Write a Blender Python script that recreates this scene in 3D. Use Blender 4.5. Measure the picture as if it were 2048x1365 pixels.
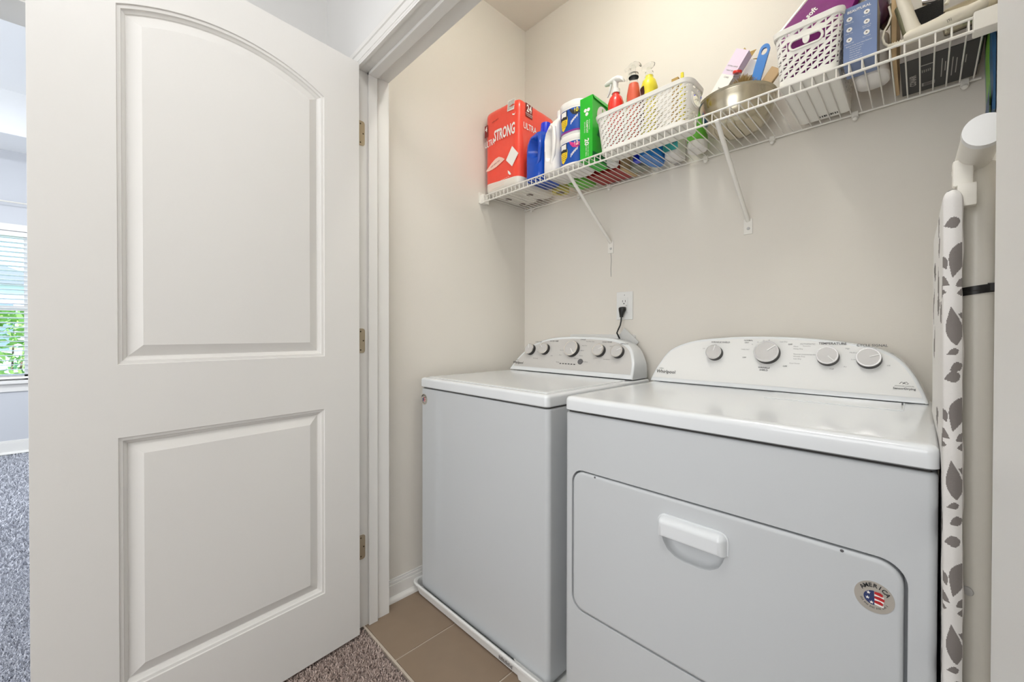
import bpy, bmesh, math, random
from mathutils import Vector, Matrix
random.seed(7)
S = bpy.context.scene
for o in list(bpy.data.objects): bpy.data.objects.remove(o, do_unlink=True)
COL = S.collection
PI = math.pi

# ------------------------------------------------------------------ camera
FPX, YAW, PIT, ROLL, CY, HC = 813.816, .788779, -.00766881, .00156391, 673.977, 1.088
w = Vector((-math.sin(YAW)*math.cos(PIT), math.cos(YAW)*math.cos(PIT), math.sin(PIT)))
r = Vector((math.cos(YAW), math.sin(YAW), 0)); u = r.cross(w)
r2 = r*math.cos(ROLL)+u*math.sin(ROLL); u2 = -r*math.sin(ROLL)+u*math.cos(ROLL)
cd = bpy.data.cameras.new('camera'); cam = bpy.data.objects.new('camera', cd); COL.objects.link(cam)
cam.matrix_world = Matrix(((r2.x, u2.x, -w.x, 0), (r2.y, u2.y, -w.y, 0), (r2.z, u2.z, -w.z, HC), (0, 0, 0, 1)))
cd.sensor_fit = 'HORIZONTAL'; cd.sensor_width = 36; cd.lens = 36*FPX/2048
cd.shift_y = (CY-682.5)/2048; cd.clip_start = .01; cd.clip_end = 200
S.camera = cam

# ------------------------------------------------------------------ light
wd = bpy.data.worlds.new('sky'); S.world = wd; wd.use_nodes = True
bg = wd.node_tree.nodes['Background']
sky = wd.node_tree.nodes.new('ShaderNodeTexSky'); sky.sky_type = 'HOSEK_WILKIE'; sky.turbidity = 3.0
sky.sun_direction = (.55, .35, .75); sky.ground_albedo = .35
wd.node_tree.links.new(sky.outputs[0], bg.inputs[0]); bg.inputs[1].default_value = 15.0
def area(name, loc, size, watts, color, rot=(0, 0, 0), sy=None, shape='DISK'):
    l = bpy.data.lights.new(name, 'AREA'); l.shape = shape; l.size = size
    if sy: l.shape = 'RECTANGLE'; l.size_y = sy
    l.energy = watts; l.color = color
    o = bpy.data.objects.new(name, l); o.location = loc; o.rotation_euler = rot; COL.objects.link(o); return o
area('closet_light', (-.66, .97, 2.66), .22, 1.6, (1.0, .985, .91))
pl_ = bpy.data.lights.new('closet_bulb', 'POINT'); pl_.energy = 5.0; pl_.color = (1.0, .985, .91); pl_.shadow_soft_size = .035
po_ = bpy.data.objects.new('closet_bulb', pl_); po_.location = (-.66, .97, 2.60); COL.objects.link(po_)
area('hall_light', (-.35, .02, 2.66), .50, 9.0, (1.0, .99, .975))
area('hall_fill', (.2, -2.1, 1.5), 2.2, 36, (.985, .992, 1.0), (math.radians(90), 0, 0), 2.0)  # added fill behind the camera for even light; no window stands here
area('bedroom_side_fill', (-3.6, -2.9, 1.6), 2.6, 78, (.92, .96, 1.0), (math.radians(90), 0, 0), 2.0)  # added fill inside the bedroom to lift it, apart from the real window
area('bedroom_top_fill', (-3.5, -.4, 3.0), .5, 40, (.93, .965, 1.0))  # added overhead fill for the bedroom, no fixture modelled
sl = bpy.data.lights.new('sun', 'SUN'); sl.energy = 6; sl.angle = .01; so = bpy.data.objects.new('sun', sl); so.rotation_euler = (math.radians(12), math.radians(42), 0); COL.objects.link(so)
S.view_settings.view_transform = 'Standard'; S.view_settings.look = 'None'
S.view_settings.exposure = 0.40; S.view_settings.gamma = 1; S.view_settings.use_curve_mapping = False

# ------------------------------------------------------------------ materials
def lin(c): return tuple((v/255/12.92 if v/255 <= .04045 else ((v/255+.055)/1.055)**2.4) for v in c)+(1,)
MATS = {}
def mat(name, rgb, rough=.5, metal=0, bump=0, scale=60, var=.0, coat=0, trans=0, spec=.5, bdist=.002, alpha=1, detail=3, stretch=None, ior=1.45, emit=0, sss=0):
    if name in MATS: return MATS[name]
    m = bpy.data.materials.new(name); m.use_nodes = True; nt = m.node_tree; p = nt.nodes['Principled BSDF']
    c = lin(rgb); p.inputs['Base Color'].default_value = c
    p.inputs['Roughness'].default_value = rough; p.inputs['Metallic'].default_value = metal
    p.inputs['Coat Weight'].default_value = coat; p.inputs['Coat Roughness'].default_value = .08
    p.inputs['Transmission Weight'].default_value = trans; p.inputs['IOR'].default_value = ior
    p.inputs['Specular IOR Level'].default_value = spec; p.inputs['Alpha'].default_value = alpha
    if sss: p.inputs['Subsurface Weight'].default_value = sss; p.inputs['Subsurface Radius'].default_value = (.01, .01, .01)
    if emit: p.inputs['Emission Color'].default_value = c; p.inputs['Emission Strength'].default_value = emit
    tc = nt.nodes.new('ShaderNodeTexCoord'); mp = nt.nodes.new('ShaderNodeMapping')
    nt.links.new(tc.outputs['Object'], mp.inputs[0])
    if stretch: mp.inputs['Scale'].default_value = stretch
    n = nt.nodes.new('ShaderNodeTexNoise'); n.inputs['Scale'].default_value = scale; n.inputs['Detail'].default_value = detail
    nt.links.new(mp.outputs[0], n.inputs['Vector'])
    if var:
        cr = nt.nodes.new('ShaderNodeMix'); cr.data_type = 'RGBA'
        cr.inputs[6].default_value = tuple(min(1, v*(1-var)) for v in c[:3])+(1,); cr.inputs[7].default_value = tuple(min(1, v*(1+var)) for v in c[:3])+(1,)
        nt.links.new(n.outputs['Fac'], cr.inputs[0]); nt.links.new(cr.outputs[2], p.inputs['Base Color'])
    if bump:
        b = nt.nodes.new('ShaderNodeBump'); b.inputs['Strength'].default_value = bump; b.inputs['Distance'].default_value = bdist
        nt.links.new(n.outputs['Fac'], b.inputs['Height']); nt.links.new(b.outputs[0], p.inputs['Normal'])
    MATS[name] = m; return m
M = dict(
 wall=mat('wall_paint', (224, 219, 210), .6, bump=.12, scale=260, var=.01),
 hall=mat('hall_paint', (222, 221, 219), .6, bump=.12, scale=260, var=.01),
 bed=mat('bedroom_paint', (196, 198, 203), .65, bump=.1, scale=260, var=.01),
 ceil=mat('ceiling_paint', (236, 233, 224), .8, bump=.15, scale=180, var=.01),
 bceil=mat('bedroom_ceiling_paint', (236, 237, 238), .8, bump=.1, scale=180, var=.01),
 trim=mat('trim_paint', (226, 224, 220), .38, bump=.03, scale=300, var=.008),
 door=mat('door_paint', (224, 222, 218), .42, bump=.05, scale=500, var=.008),
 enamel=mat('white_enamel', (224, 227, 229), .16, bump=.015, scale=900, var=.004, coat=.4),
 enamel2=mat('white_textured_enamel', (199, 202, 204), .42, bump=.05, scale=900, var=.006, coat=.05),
 plast=mat('white_plastic', (228, 228, 226), .32, bump=.01, scale=400, var=.01),
 silver=mat('silver_panel', (203, 201, 198), .38, metal=.15, bump=.01, scale=500, var=.01),
 knobf=mat('knob_silver', (196, 194, 192), .42, metal=.1, bump=.01, scale=300, var=.02),
 chrome=mat('knob_chrome', (235, 233, 230), .12, metal=.9, bump=.0, scale=300, var=.01),
 dark=mat('dark_plastic', (48, 46, 44), .4, bump=.02, scale=300, var=.05),
 gap=mat('shadow_gap', (60, 58, 56), .8, var=.02),
 black=mat('black_plastic', (28, 27, 26), .4, bump=.02, scale=300, var=.05),
 ink=mat('grey_ink', (95, 94, 96), .6, var=.02), ink2=mat('pale_ink', (150, 149, 150), .6, var=.02),
 inkd=mat('black_ink', (40, 40, 42), .6, var=.02),
 wire=mat('white_vinyl_wire', (234, 231, 224), .35, bump=.01, scale=300, var=.01),
 steel=mat('brushed_steel', (200, 192, 172), .24, metal=1, bump=.06, scale=60, var=.06, stretch=(1, 1, 12)),
 nickel=mat('satin_nickel', (185, 172, 150), .32, metal=.9, bump=.03, scale=400, var=.04),
 brass=mat('screw_dark', (80, 70, 55), .4, metal=.8, var=.05),
 tile=mat('beige_tile', (140, 121, 102), .34, bump=.06, scale=14, var=.10, detail=6, bdist=.003),
 grout=mat('pale_grout', (196, 183, 168), .85, bump=.3, scale=300, var=.04),
 carpet=mat('carpet_backing', (150, 139, 135), .95, bump=1, scale=220, var=.35, bdist=.01),
 carpet2=mat('bedroom_carpet_backing', (150, 152, 160), .95, bump=1, scale=220, var=.3, bdist=.01), pile2=mat('bedroom_carpet_pile', (198, 200, 208), .9, var=.5, scale=120, detail=5),
 pile=mat('carpet_pile', (196, 178, 169), .9, var=.75, scale=170, detail=5),
 red=mat('red_film', (240, 74, 55), .28, bump=.35, scale=22, var=.05, coat=.4, bdist=.006),
 film=mat('white_film', (233, 228, 218), .3, bump=.3, scale=40, var=.03, coat=.4, bdist=.004),
 white=mat('white_print', (240, 238, 234), .5, var=.01), pink=mat('pale_print', (246, 205, 190), .5, var=.01),
 dred=mat('dark_red_print', (120, 30, 28), .5, var=.02), taup=mat('tube_print', (120, 108, 98), .6, var=.05),
 blue=mat('blue_hdpe', (6, 74, 186), .22, bump=.02, scale=80, var=.04, coat=.3), blued=mat('blue_cap', (18, 50, 205), .25, var=.03, coat=.3),
 jug=mat('white_hdpe', (236, 233, 230), .3, bump=.02, scale=80, var=.02, coat=.2),
 lblue=mat('label_blue', (18, 78, 172), .3, var=.12, scale=30, coat=.3), lyel=mat('label_yellow', (244, 208, 40), .4, var=.06, scale=60),
 lpurp=mat('label_purple', (140, 44, 140), .4, var=.05), lpink=mat('label_magenta', (205, 50, 130), .4, var=.05),
 green=mat('green_carton', (38, 182, 44), .35, var=.04, scale=30, coat=.2), dgreen=mat('dark_green_carton', (16, 110, 50), .4, var=.08),
 lgreen=mat('leaf_green', (110, 190, 70), .4, var=.15, scale=60), pgreen=mat('pale_green', (182, 232, 150), .3, var=.04),
 yelp=mat('yellow_plastic', (228, 214, 60), .3, var=.05), yelt=mat('yellow_tape', (205, 190, 105), .5, var=.1, bump=.2, scale=200),
 redp=mat('red_plastic', (222, 48, 38), .25, var=.03, coat=.4), oran=mat('orange_liquid', (244, 92, 44), .2, var=.03, coat=.4),
 clear=mat('clear_plastic', (250, 251, 250), .05, trans=.95, var=.0, ior=1.12), dbrown=mat('dark_brown_label', (60, 32, 34), .35, var=.1),
 crim=mat('crimson_cover', (150, 30, 24), .4, var=.06, scale=40), tan=mat('tan_card', (196, 168, 128), .7, var=.06, bump=.1, scale=100),
 greyt=mat('grey_tin', (150, 152, 140), .35, metal=.3, var=.05), teal=mat('teal_print', (60, 160, 160), .45, var=.35, scale=80),
 bbot=mat('bright_blue', (20, 120, 205), .2, var=.08, scale=30, coat=.4), purp=mat('purple_film', (128, 38, 118), .25, bump=.4, scale=30, var=.18, coat=.5, bdist=.006),
 dpurp=mat('dark_purple_film', (58, 22, 52), .25, bump=.4, scale=30, var=.3, coat=.5, bdist=.006),
 lbox=mat('slate_blue_carton', (118, 136, 176), .4, var=.12, scale=9), dbox=mat('navy_carton', (60, 80, 120), .45, var=.1),
 bbox=mat('black_carton', (34, 34, 34), .4, var=.1), gbox=mat('grey_carton', (172, 166, 162), .5, var=.04),
 bask=mat('basket_plastic', (240, 238, 232), .35, bump=.01, var=.01),
 iron=mat('cream_plastic', (226, 220, 204), .35, bump=.01, var=.01), pad=mat('speckled_black_pad', (34, 33, 32), .8, bump=1, scale=500, var=.9, bdist=.003),
 olive=mat('olive_plastic', (110, 108, 82), .5, var=.1), kraft=mat('kraft_card', (176, 146, 84), .7, var=.1, bump=.1, scale=100),
 lilac=mat('lilac_card', (222, 206, 226), .45, var=.02), bris=mat('bristle', (176, 150, 96), .8, var=.3, scale=300),
 metalw=mat('grey_white_metal', (224, 220, 210), .35, bump=.01, var=.02), cloth=mat('cotton_cover', (222, 219, 215), .85, bump=.5, scale=500, var=.02, bdist=.001, stretch=(1, 1, 4)),
 leafg=mat('grey_leaf_print', (122, 116, 112), .85, bump=.4, scale=500, var=.04, bdist=.001), bagg=mat('lime_bag', (110, 168, 52), .4, var=.1), bagb=mat('blue_bag', (30, 80, 120), .4, var=.15),
 bags=mat('slate_bag', (110, 130, 140), .4, var=.15), glass=mat('window_glass', (250, 252, 252), .02, trans=1, ior=1.02), blind=mat('blind_slat', (244, 246, 248), .4, var=.01, sss=0),
 leaf1=mat('shrub_leaf', (150, 188, 104), .5, var=.35, scale=20), twig=mat('twig', (120, 100, 80), .8, var=.1), lawn=mat('lawn', (120, 150, 80), .9, var=.3, scale=8),
 siding=mat('house_siding', (205, 212, 222), .7, var=.03), roofm=mat('roof_shingle', (130, 130, 136), .9, var=.1), hglass=mat('dark_window', (120, 135, 150), .1, var=.1),
 amber=mat('brown_stripe', (150, 96, 66), .5, var=.03), gtag=mat('grey_tag', (208, 208, 206), .4, var=.03),
 stick=mat('sticker_silver', (186, 180, 170), .3, metal=.25, var=.05), navy=mat('flag_blue', (48, 60, 104), .4, var=.05), fred=mat('flag_red', (186, 40, 44), .4, var=.04),
)

# ------------------------------------------------------------------ mesh builder
class B:
    def __init__(s): s.bm = bmesh.new(); s.T = None; s.mi = 0
    def v(s, p):
        p = Vector(p)
        if s.T is not None: p = s.T @ p
        return s.bm.verts.new(p)
    def f(s, vs, mi=None):
        try: fc = s.bm.faces.new(vs)
        except ValueError: return None
        fc.material_index = s.mi if mi is None else mi
        return fc
    def poly(s, pts, mi=None): return s.f([s.v(p) for p in pts], mi)
    def box(s, x0, x1, y0, y1, z0, z1, r=0, seg=2):
        vs = [s.v((x, y, z)) for z in (z0, z1) for y in (y0, y1) for x in (x0, x1)]
        fs = [s.f([vs[i] for i in q]) for q in ((0, 2, 3, 1), (4, 5, 7, 6), (0, 1, 5, 4), (2, 6, 7, 3), (0, 4, 6, 2), (1, 3, 7, 5))]
        if r > 0:
            es = list({e for f in fs for e in f.edges})
            res = bmesh.ops.bevel(s.bm, geom=es, offset=r, segments=seg, profile=.5, affect='EDGES')
            for f in res['faces']: f.material_index = s.mi
        return s
    def loft(s, rings, cap0=True, cap1=True, closed=True, mi=None):
        R = [[s.v(p) for p in ring] for ring in rings]; n = len(R[0])
        for a, b in zip(R[:-1], R[1:]):
            for i in range(n if closed else n-1):
                j = (i+1) % n; s.f((a[i], a[j], b[j], b[i]), mi)
        if cap0: s.f(R[0][::-1], mi)
        if cap1: s.f(R[-1], mi)
        return s
    def prism(s, pts, ax, a, b):       # pts in the two other axes, extruded along ax from a to b
        def P(p, t): return {'x': (t, p[0], p[1]), 'y': (p[0], t, p[1]), 'z': (p[0], p[1], t)}[ax]
        return s.loft([[P(p, a) for p in pts], [P(p, b) for p in pts]])
    def lathe(s, prof, c=(0, 0, 0), seg=24, ax=None, mi=None, ell=(1, 1)):
        A = Vector(ax or (0, 0, 1)).normalized(); X = A.orthogonal().normalized() if abs(A.z) < .999 else Vector((1, 0, 0)); Y = A.cross(X)
        c = Vector(c); rings = []
        for rr, z in prof: rings.append([c+A*z+(X*math.cos(2*PI*i/seg)*ell[0]+Y*math.sin(2*PI*i/seg)*ell[1])*max(rr, 1e-5) for i in range(seg)])
        return s.loft(rings, mi=mi)
    def tube(s, path, r, seg=8, closed=False, mi=None):
        P = [Vector(p) for p in path]; n = len(P); rings = []; N = None
        for i, p in enumerate(P):
            t = ((P[(i+1) % n]-P[i-1]) if closed or 0 < i < n-1 else (P[1]-P[0] if i == 0 else P[-1]-P[-2])).normalized()
            N = t.orthogonal().normalized() if N is None else (N-t*N.dot(t)).normalized()
            Bn = t.cross(N); rr = r[i] if isinstance(r, (list, tuple)) else r
            rings.append([p+(N*math.cos(2*PI*k/seg)+Bn*math.sin(2*PI*k/seg))*rr for k in range(seg)])
        if closed: rings.append(rings[0]); return s.loft(rings, False, False, mi=mi)
        return s.loft(rings, mi=mi)
    def sphere(s, c, rad, seg=12, rings=8):
        pr = [(math.sin(PI*i/rings), -math.cos(PI*i/rings)) for i in range(rings+1)]
        c = Vector(c); rx, ry, rz = rad if isinstance(rad, (tuple, list)) else (rad,)*3
        return s.loft([[c+Vector((rx*a*math.cos(2*PI*k/seg), ry*a*math.sin(2*PI*k/seg), rz*b)) for k in range(seg)] for a, b in [(max(q[0], 1e-4), q[1]) for q in pr]])
    def holed(s, outer, holes, P):     # planar face with holes; P maps 2d -> 3d
        es = []; loops = []
        for L in [outer]+holes:
            vs = [s.v(P(p)) for p in L]; loops.append(vs)
            for i in range(len(vs)): es.append(s.bm.edges.new((vs[i], vs[(i+1) % len(vs)])))
        res = bmesh.ops.triangle_fill(s.bm, use_beauty=True, use_dissolve=False, edges=es)
        for g in res['geom']:
            if isinstance(g, bmesh.types.BMFace): g.material_index = s.mi
        return loops
    def build(s, name, m, parent=None, smooth=40, recalc=True, kind=None, label=None, bev=0, solid=0):
        bm = s.bm
        bmesh.ops.remove_doubles(bm, verts=bm.verts, dist=1e-6)
        if recalc: bmesh.ops.recalc_face_normals(bm, faces=bm.faces)
        lo = Vector((min(v.co.x for v in bm.verts), min(v.co.y for v in bm.verts), min(v.co.z for v in bm.verts)))
        hi = Vector((max(v.co.x for v in bm.verts), max(v.co.y for v in bm.verts), max(v.co.z for v in bm.verts)))
        c = Vector(((lo.x+hi.x)/2, (lo.y+hi.y)/2, lo.z))
        bmesh.ops.translate(bm, verts=bm.verts, vec=-c)
        me = bpy.data.meshes.new(name); bm.to_mesh(me); bm.free()
        for q in (m if isinstance(m, (list, tuple)) else [m]): me.materials.append(M[q] if isinstance(q, str) else q)
        if smooth: me.shade_smooth(); me.set_sharp_from_angle(angle=math.radians(smooth))
        o = bpy.data.objects.new(name, me); COL.objects.link(o)
        if parent is not None: o.parent = parent; o.location = c-WL(parent)
        else: o.location = c
        if kind: o['kind'] = kind
        if label: o['label'] = label
        if smooth and smooth <= 50: md = o.modifiers.new('weighted_normals', 'WEIGHTED_NORMAL'); md.keep_sharp = True
        if bev:
            md = o.modifiers.new('b', 'BEVEL'); md.width = bev; md.segments = 2; md.limit_method = 'ANGLE'; md.angle_limit = math.radians(50)
        return o
def WL(o):
    l = o.location.copy(); p = o.parent
    while p is not None: l += p.location; p = p.parent
    return l
def thing(name, label, cat, loc, group=None):
    o = bpy.data.objects.new(name, None); COL.objects.link(o); o.location = loc; o.empty_display_size = .05
    o['label'] = label; o['category'] = cat
    if group: o['group'] = group
    return o
def struct(name, b, m, label, parent=None, **k): return b.build(name, m, parent, kind='structure' if parent is None else None, label=label, **k)
def bx(*a, **k): return B().box(*a, **k)
def rrect(x0, x1, y0, y1, r, n=5):
    out = []
    for cx, cy, a0 in ((x1-r, y0+r, -90), (x1-r, y1-r, 0), (x0+r, y1-r, 90), (x0+r, y0+r, 180)):
        for i in range(n+1):
            a = math.radians(a0+90*i/n); out.append((cx+r*math.cos(a), cy+r*math.sin(a)))
    return out
def offs(pts, d):                      # inward offset of a CCW polygon
    n = len(pts); out = []
    for i in range(n):
        p0, p1, p2 = Vector(pts[i-1]), Vector(pts[i]), Vector(pts[(i+1) % n])
        e1 = (p1-p0).normalized(); e2 = (p2-p1).normalized(); n1 = Vector((-e1.y, e1.x)); n2 = Vector((-e2.y, e2.x))
        m = n1+n2; k = m.dot(n1); out.append(tuple(p1+m*(d/max(k, .3))))
    return out
TC = {}
def txt(b, s, size, org, ux, vx, align='CENTER', bold=0, off=.0006, mi=None, sx=1):
    key = (s, align, bold)
    if key not in TC:
        cu = bpy.data.curves.new('t', 'FONT'); cu.body = s; cu.size = 1; cu.align_x = align; cu.align_y = 'CENTER'; cu.resolution_u = 2; cu.offset = bold
        to = bpy.data.objects.new('t', cu); me = bpy.data.meshes.new_from_object(to)
        TC[key] = ([tuple(v.co) for v in me.vertices], [tuple(p.vertices) for p in me.polygons])
        bpy.data.objects.remove(to); bpy.data.curves.remove(cu); bpy.data.meshes.remove(me)
    V, F = TC[key]; U = Vector(ux).normalized(); W = Vector(vx).normalized(); N = U.cross(W); O = Vector(org)
    vs = [b.v(O+U*x*size*sx+W*y*size+N*off) for x, y, z in V]
    for q in F: b.f([vs[i] for i in q], mi)
    return b

# ================================================================== SETTING
XL, XR, YB, CE = -1.52, .111, 1.607, 2.72
JL, JR, YF0, YF1 = -1.453, .088, .652, .772      # closet opening
# --- floors
fl = struct('floor', bx(XL, XR+.3, .667, YB+.1, -.05, -.003), 'grout', 'beige tiled closet floor with pale grout')
tx = [-1.533+.305*i for i in range(7)]; ty = [.677, .982, 1.287]
for i in range(6):
    for j in range(4):
        x0 = max(-1.228+.305*(i-1)+.0025, XL+.001); x1 = min(-1.228+.305*i-.0025, XR); y0 = .676 if j == 0 else .932+.305*(j-1)+.0025; y1 = min(.932+.305*j-.0025, YB)
        if x1-x0 < .01 or y1-y0 < .01: continue
        bx(x0, x1, y0, y1, -.006, 0, r=.0012, seg=1).build('tile', 'tile', fl)
struct('floor', bx(-1.82, 1.5, -4.2, .6665, -.05, -.012), 'carpet', 'brown grey pile carpet of the hall')
struct('floor', bx(-5.8, -1.82, -4.2, 1.6, -.05, -.012), 'carpet2', 'blue grey pile carpet of the bedroom')
struct('trim_1', bx(JL, JR, .6667, .674, -.012, .0005), 'grout', 'pale strip where carpet meets tile')
# --- closet walls
struct('wall_back', bx(XL-.12, XR+.12, YB, YB+.1, 0, CE), 'wall', 'warm greige back wall of the closet')
struct('wall_left', bx(XL-.11, XL, YF1-.001, YB, 0, CE), 'wall', 'left wall of the closet')
struct('wall_right', bx(XR, XR+.11, YF1-.001, YB, 0, CE), 'wall', 'right wall of the closet')
struct('ceiling', bx(XL-.12, XR+.12, YF0+.06, YB+.1, CE, CE+.05), 'ceil', 'closet ceiling')
f0 = B(); f0.box(-1.75, JL-.02, YF0, YF1, 0, CE); struct('wall_front', f0, 'hall', 'hall wall left of the closet opening')
f1 = B(); f1.box(JR+.02, 1.3, YF0, YF1, 0, CE); struct('wall_front', f1, 'hall', 'hall wall right of the closet opening')
f2 = B(); f2.box(JL-.02, JR+.02, YF0, YF1, 2.073, CE); struct('wall_front', f2, 'hall', 'hall wall above the closet opening')
# --- hall
struct('wall_hall', bx(-1.87, -1.75, -.07, YF1, 0, CE), 'hall', 'hall side wall behind the open door')
struct('wall_hall', bx(-1.87, -1.75, -1.02, -.07, 2.015, CE), 'hall', 'hall wall above the bedroom doorway')
struct('wall_hall', bx(-1.87, -1.75, -2.3, -1.02, 0, CE), 'hall', 'hall wall beyond the bedroom doorway')
struct('wall_hall', bx(1.3, 1.4, -2.3, YF1, 0, CE), 'hall', 'right wall of the hall')
struct('wall_hall', bx(-1.87, 1.4, -2.4, -2.3, 0, CE), 'hall', 'wall at the far end of the hall')
struct('ceiling', bx(-1.75, 1.4, -2.4, YF0+.06, CE, CE+.05), 'bceil', 'hall ceiling')
t2 = B(); t2.box(-1.745, -1.732, -1.077, -1.02, 0, 2.06); t2.box(-1.745, -1.732, -.07, -.013, 0, 2.06); t2.box(-1.745, -1.732, -1.077, -.013, 2.003, 2.06)
t2.box(-1.88, -1.74, -1.025, -1.013, 0, 2.01); t2.box(-1.88, -1.74, -.077, -.065, 0, 2.01); t2.box(-1.88, -1.74, -1.02, -.07, 1.995, 2.014)
struct('trim_2', t2, 'trim', 'white casing of the bedroom doorway')
# --- bedroom
WY0, WY1, WZ0, WZ1 = -1.60, -.50, .66, 2.005
wb = B(); wb.box(-5.885, -5.765, -4.2, WY0, 0, CE); wb.box(-5.885, -5.765, WY1, 1.6, 0, CE); wb.box(-5.885, -5.765, WY0, WY1, 0, WZ0); wb.box(-5.885, -5.765, WY0, WY1, WZ1, CE)
struct('wall_bedroom', wb, 'bed', 'bedroom window wall')
struct('wall_bedroom', bx(-5.8, -1.87, 1.5, 1.6, 0, CE), 'bed', 'bedroom wall to the right')
struct('wall_bedroom', bx(-5.8, -1.87, -4.2, -4.1, 0, CE), 'bed', 'bedroom wall to the left')
struct('wall_bedroom', bx(-1.9, -1.87, YF1, 1.6, 0, CE), 'bed', 'bedroom wall behind the closet')
struct('wall_bedroom', bx(-1.9, -1.87, -4.2, -2.3, 0, CE), 'bed', 'bedroom wall beside the hall')
bc = B(); bc.box(-5.8, -5.29, -4.2, 1.6, CE, CE+.05); bc.box(-2.35, -1.75, -4.2, 1.6, CE, CE+.05); bc.box(-5.29, -2.35, -4.2, -3.6, CE, CE+.05); bc.box(-5.29, -2.35, 1.1, 1.6, CE, CE+.05)
bc.box(-5.315, -5.275, -3.63, 1.13, CE-.002, 3.08); bc.box(-2.35, -2.33, -3.6, 1.1, CE, 3.08); bc.box(-5.3, -2.34, -3.62, -3.6, CE, 3.08); bc.box(-5.3, -2.34, 1.1, 1.12, CE, 3.08); bc.box(-5.3, -2.34, -3.6, 1.1, 3.07, 3.12)
struct('ceiling', bc, 'bceil', 'white tray ceiling of the bedroom')
def baseboard(name, pts, label, h=.085):       # pts = (x0,x1,y0,y1) wall line, n = side
    b = B()
    for (x0, y0, x1, y1, nx, ny) in pts:
        for th, z0, z1 in ((.012, 0, h-.02), (.009, h-.02, h-.008), (.005, h-.008, h), ):
            b.box(min(x0, x1, x0+nx*th), max(x0, x1, x1+nx*th), min(y0, y1, y0+ny*th), max(y0, y1, y1+ny*th), z0, z1, r=.0015, seg=1)
        s = [(0, 0), (.016, 0), (.0155, .008), (.012, .014), (.006, .018), (0, .019)]
        if nx: b.prism([(x0+nx*(.012+a), z) for a, z in s], 'y', y0, y1)
        else: b.prism([(y0+ny*(.012+a), z) for a, z in s], 'x', x0, x1)
    return struct(name, b, 'trim', label)
baseboard('baseboard_left', [(XL, YF1, XL, YB, 1, 0)], 'white moulded baseboard along the closet left wall')
baseboard('baseboard_back', [(XL, YB, XR, YB, 0, -1)], 'white baseboard along the closet back wall')
baseboard('baseboard_bedroom', [(-5.765, -4.1, -5.765, 1.5, 1, 0)], 'white baseboard under the bedroom window', .12)
# --- closet jamb, stops, casing
tj = B(); tj.box(JL-.02, JL, YF0-.012, YF1, 0, 2.073); tj.box(JL, JL+.0115, .686, .72, 0, 2.053, r=.001, seg=1); tj.box(JL, JL+.0015, .7195, .7225, 0, 2.053)
struct('trim_3', tj, 'trim', 'white left jamb of the closet opening with door stop')
tj = B(); tj.box(JR, JR+.02, YF0-.012, YF1, 0, 2.073); tj.box(JR-.0115, JR, .686, .72, 0, 2.053, r=.001, seg=1)
struct('trim_4', tj, 'trim', 'white right jamb of the closet opening')
tj = B(); tj.box(JL, JR, YF0-.012, YF1, 2.053, 2.073); tj.box(JL, JR, .686, .72, 2.0415, 2.0535, r=.001, seg=1)
struct('trim_5', tj, 'trim', 'white head jamb of the closet opening')
def casing(b, x0, x1, z0, z1, vert):
    prof = [(0, .0), (0, -.010), (.004, -.0115), (.012, -.0115), (.014, -.0135), (.036, -.0145), (.039, -.018), (.052, -.0185), (.057, -.016), (.057, 0)]
    return prof
cs = B(); prof = casing(None, 0, 0, 0, 0, 0)
zi, xi, xo = 2.0485, JL-.005, JR+.005           # mitred frame
for a, c in ((0, 1), (1, 2), (2, 3)):
    pass
def corner(k, o): return {0: (xi-o, 0), 1: (xi-o, zi+o), 2: (xo+o, zi+o), 3: (xo+o, 0)}[k]
cs.loft([[(corner(k, o)[0], YF0+y, corner(k, o)[1]) for o, y in prof] for k in range(4)])
struct('trim_6', cs, 'trim', 'moulded white casing round the closet opening')
# scratch on wall
B().tube([(-.9875, YB-.0005, 1.455), (-.985, YB-.0005, 1.42), (-.987, YB-.0005, 1.38), (-.986, YB-.0005, 1.345)], .0011, 5).build('paint_scratch', 'gap2' if 'gap2' in M else 'ink2', bpy.data.objects['wall_back'])

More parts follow.
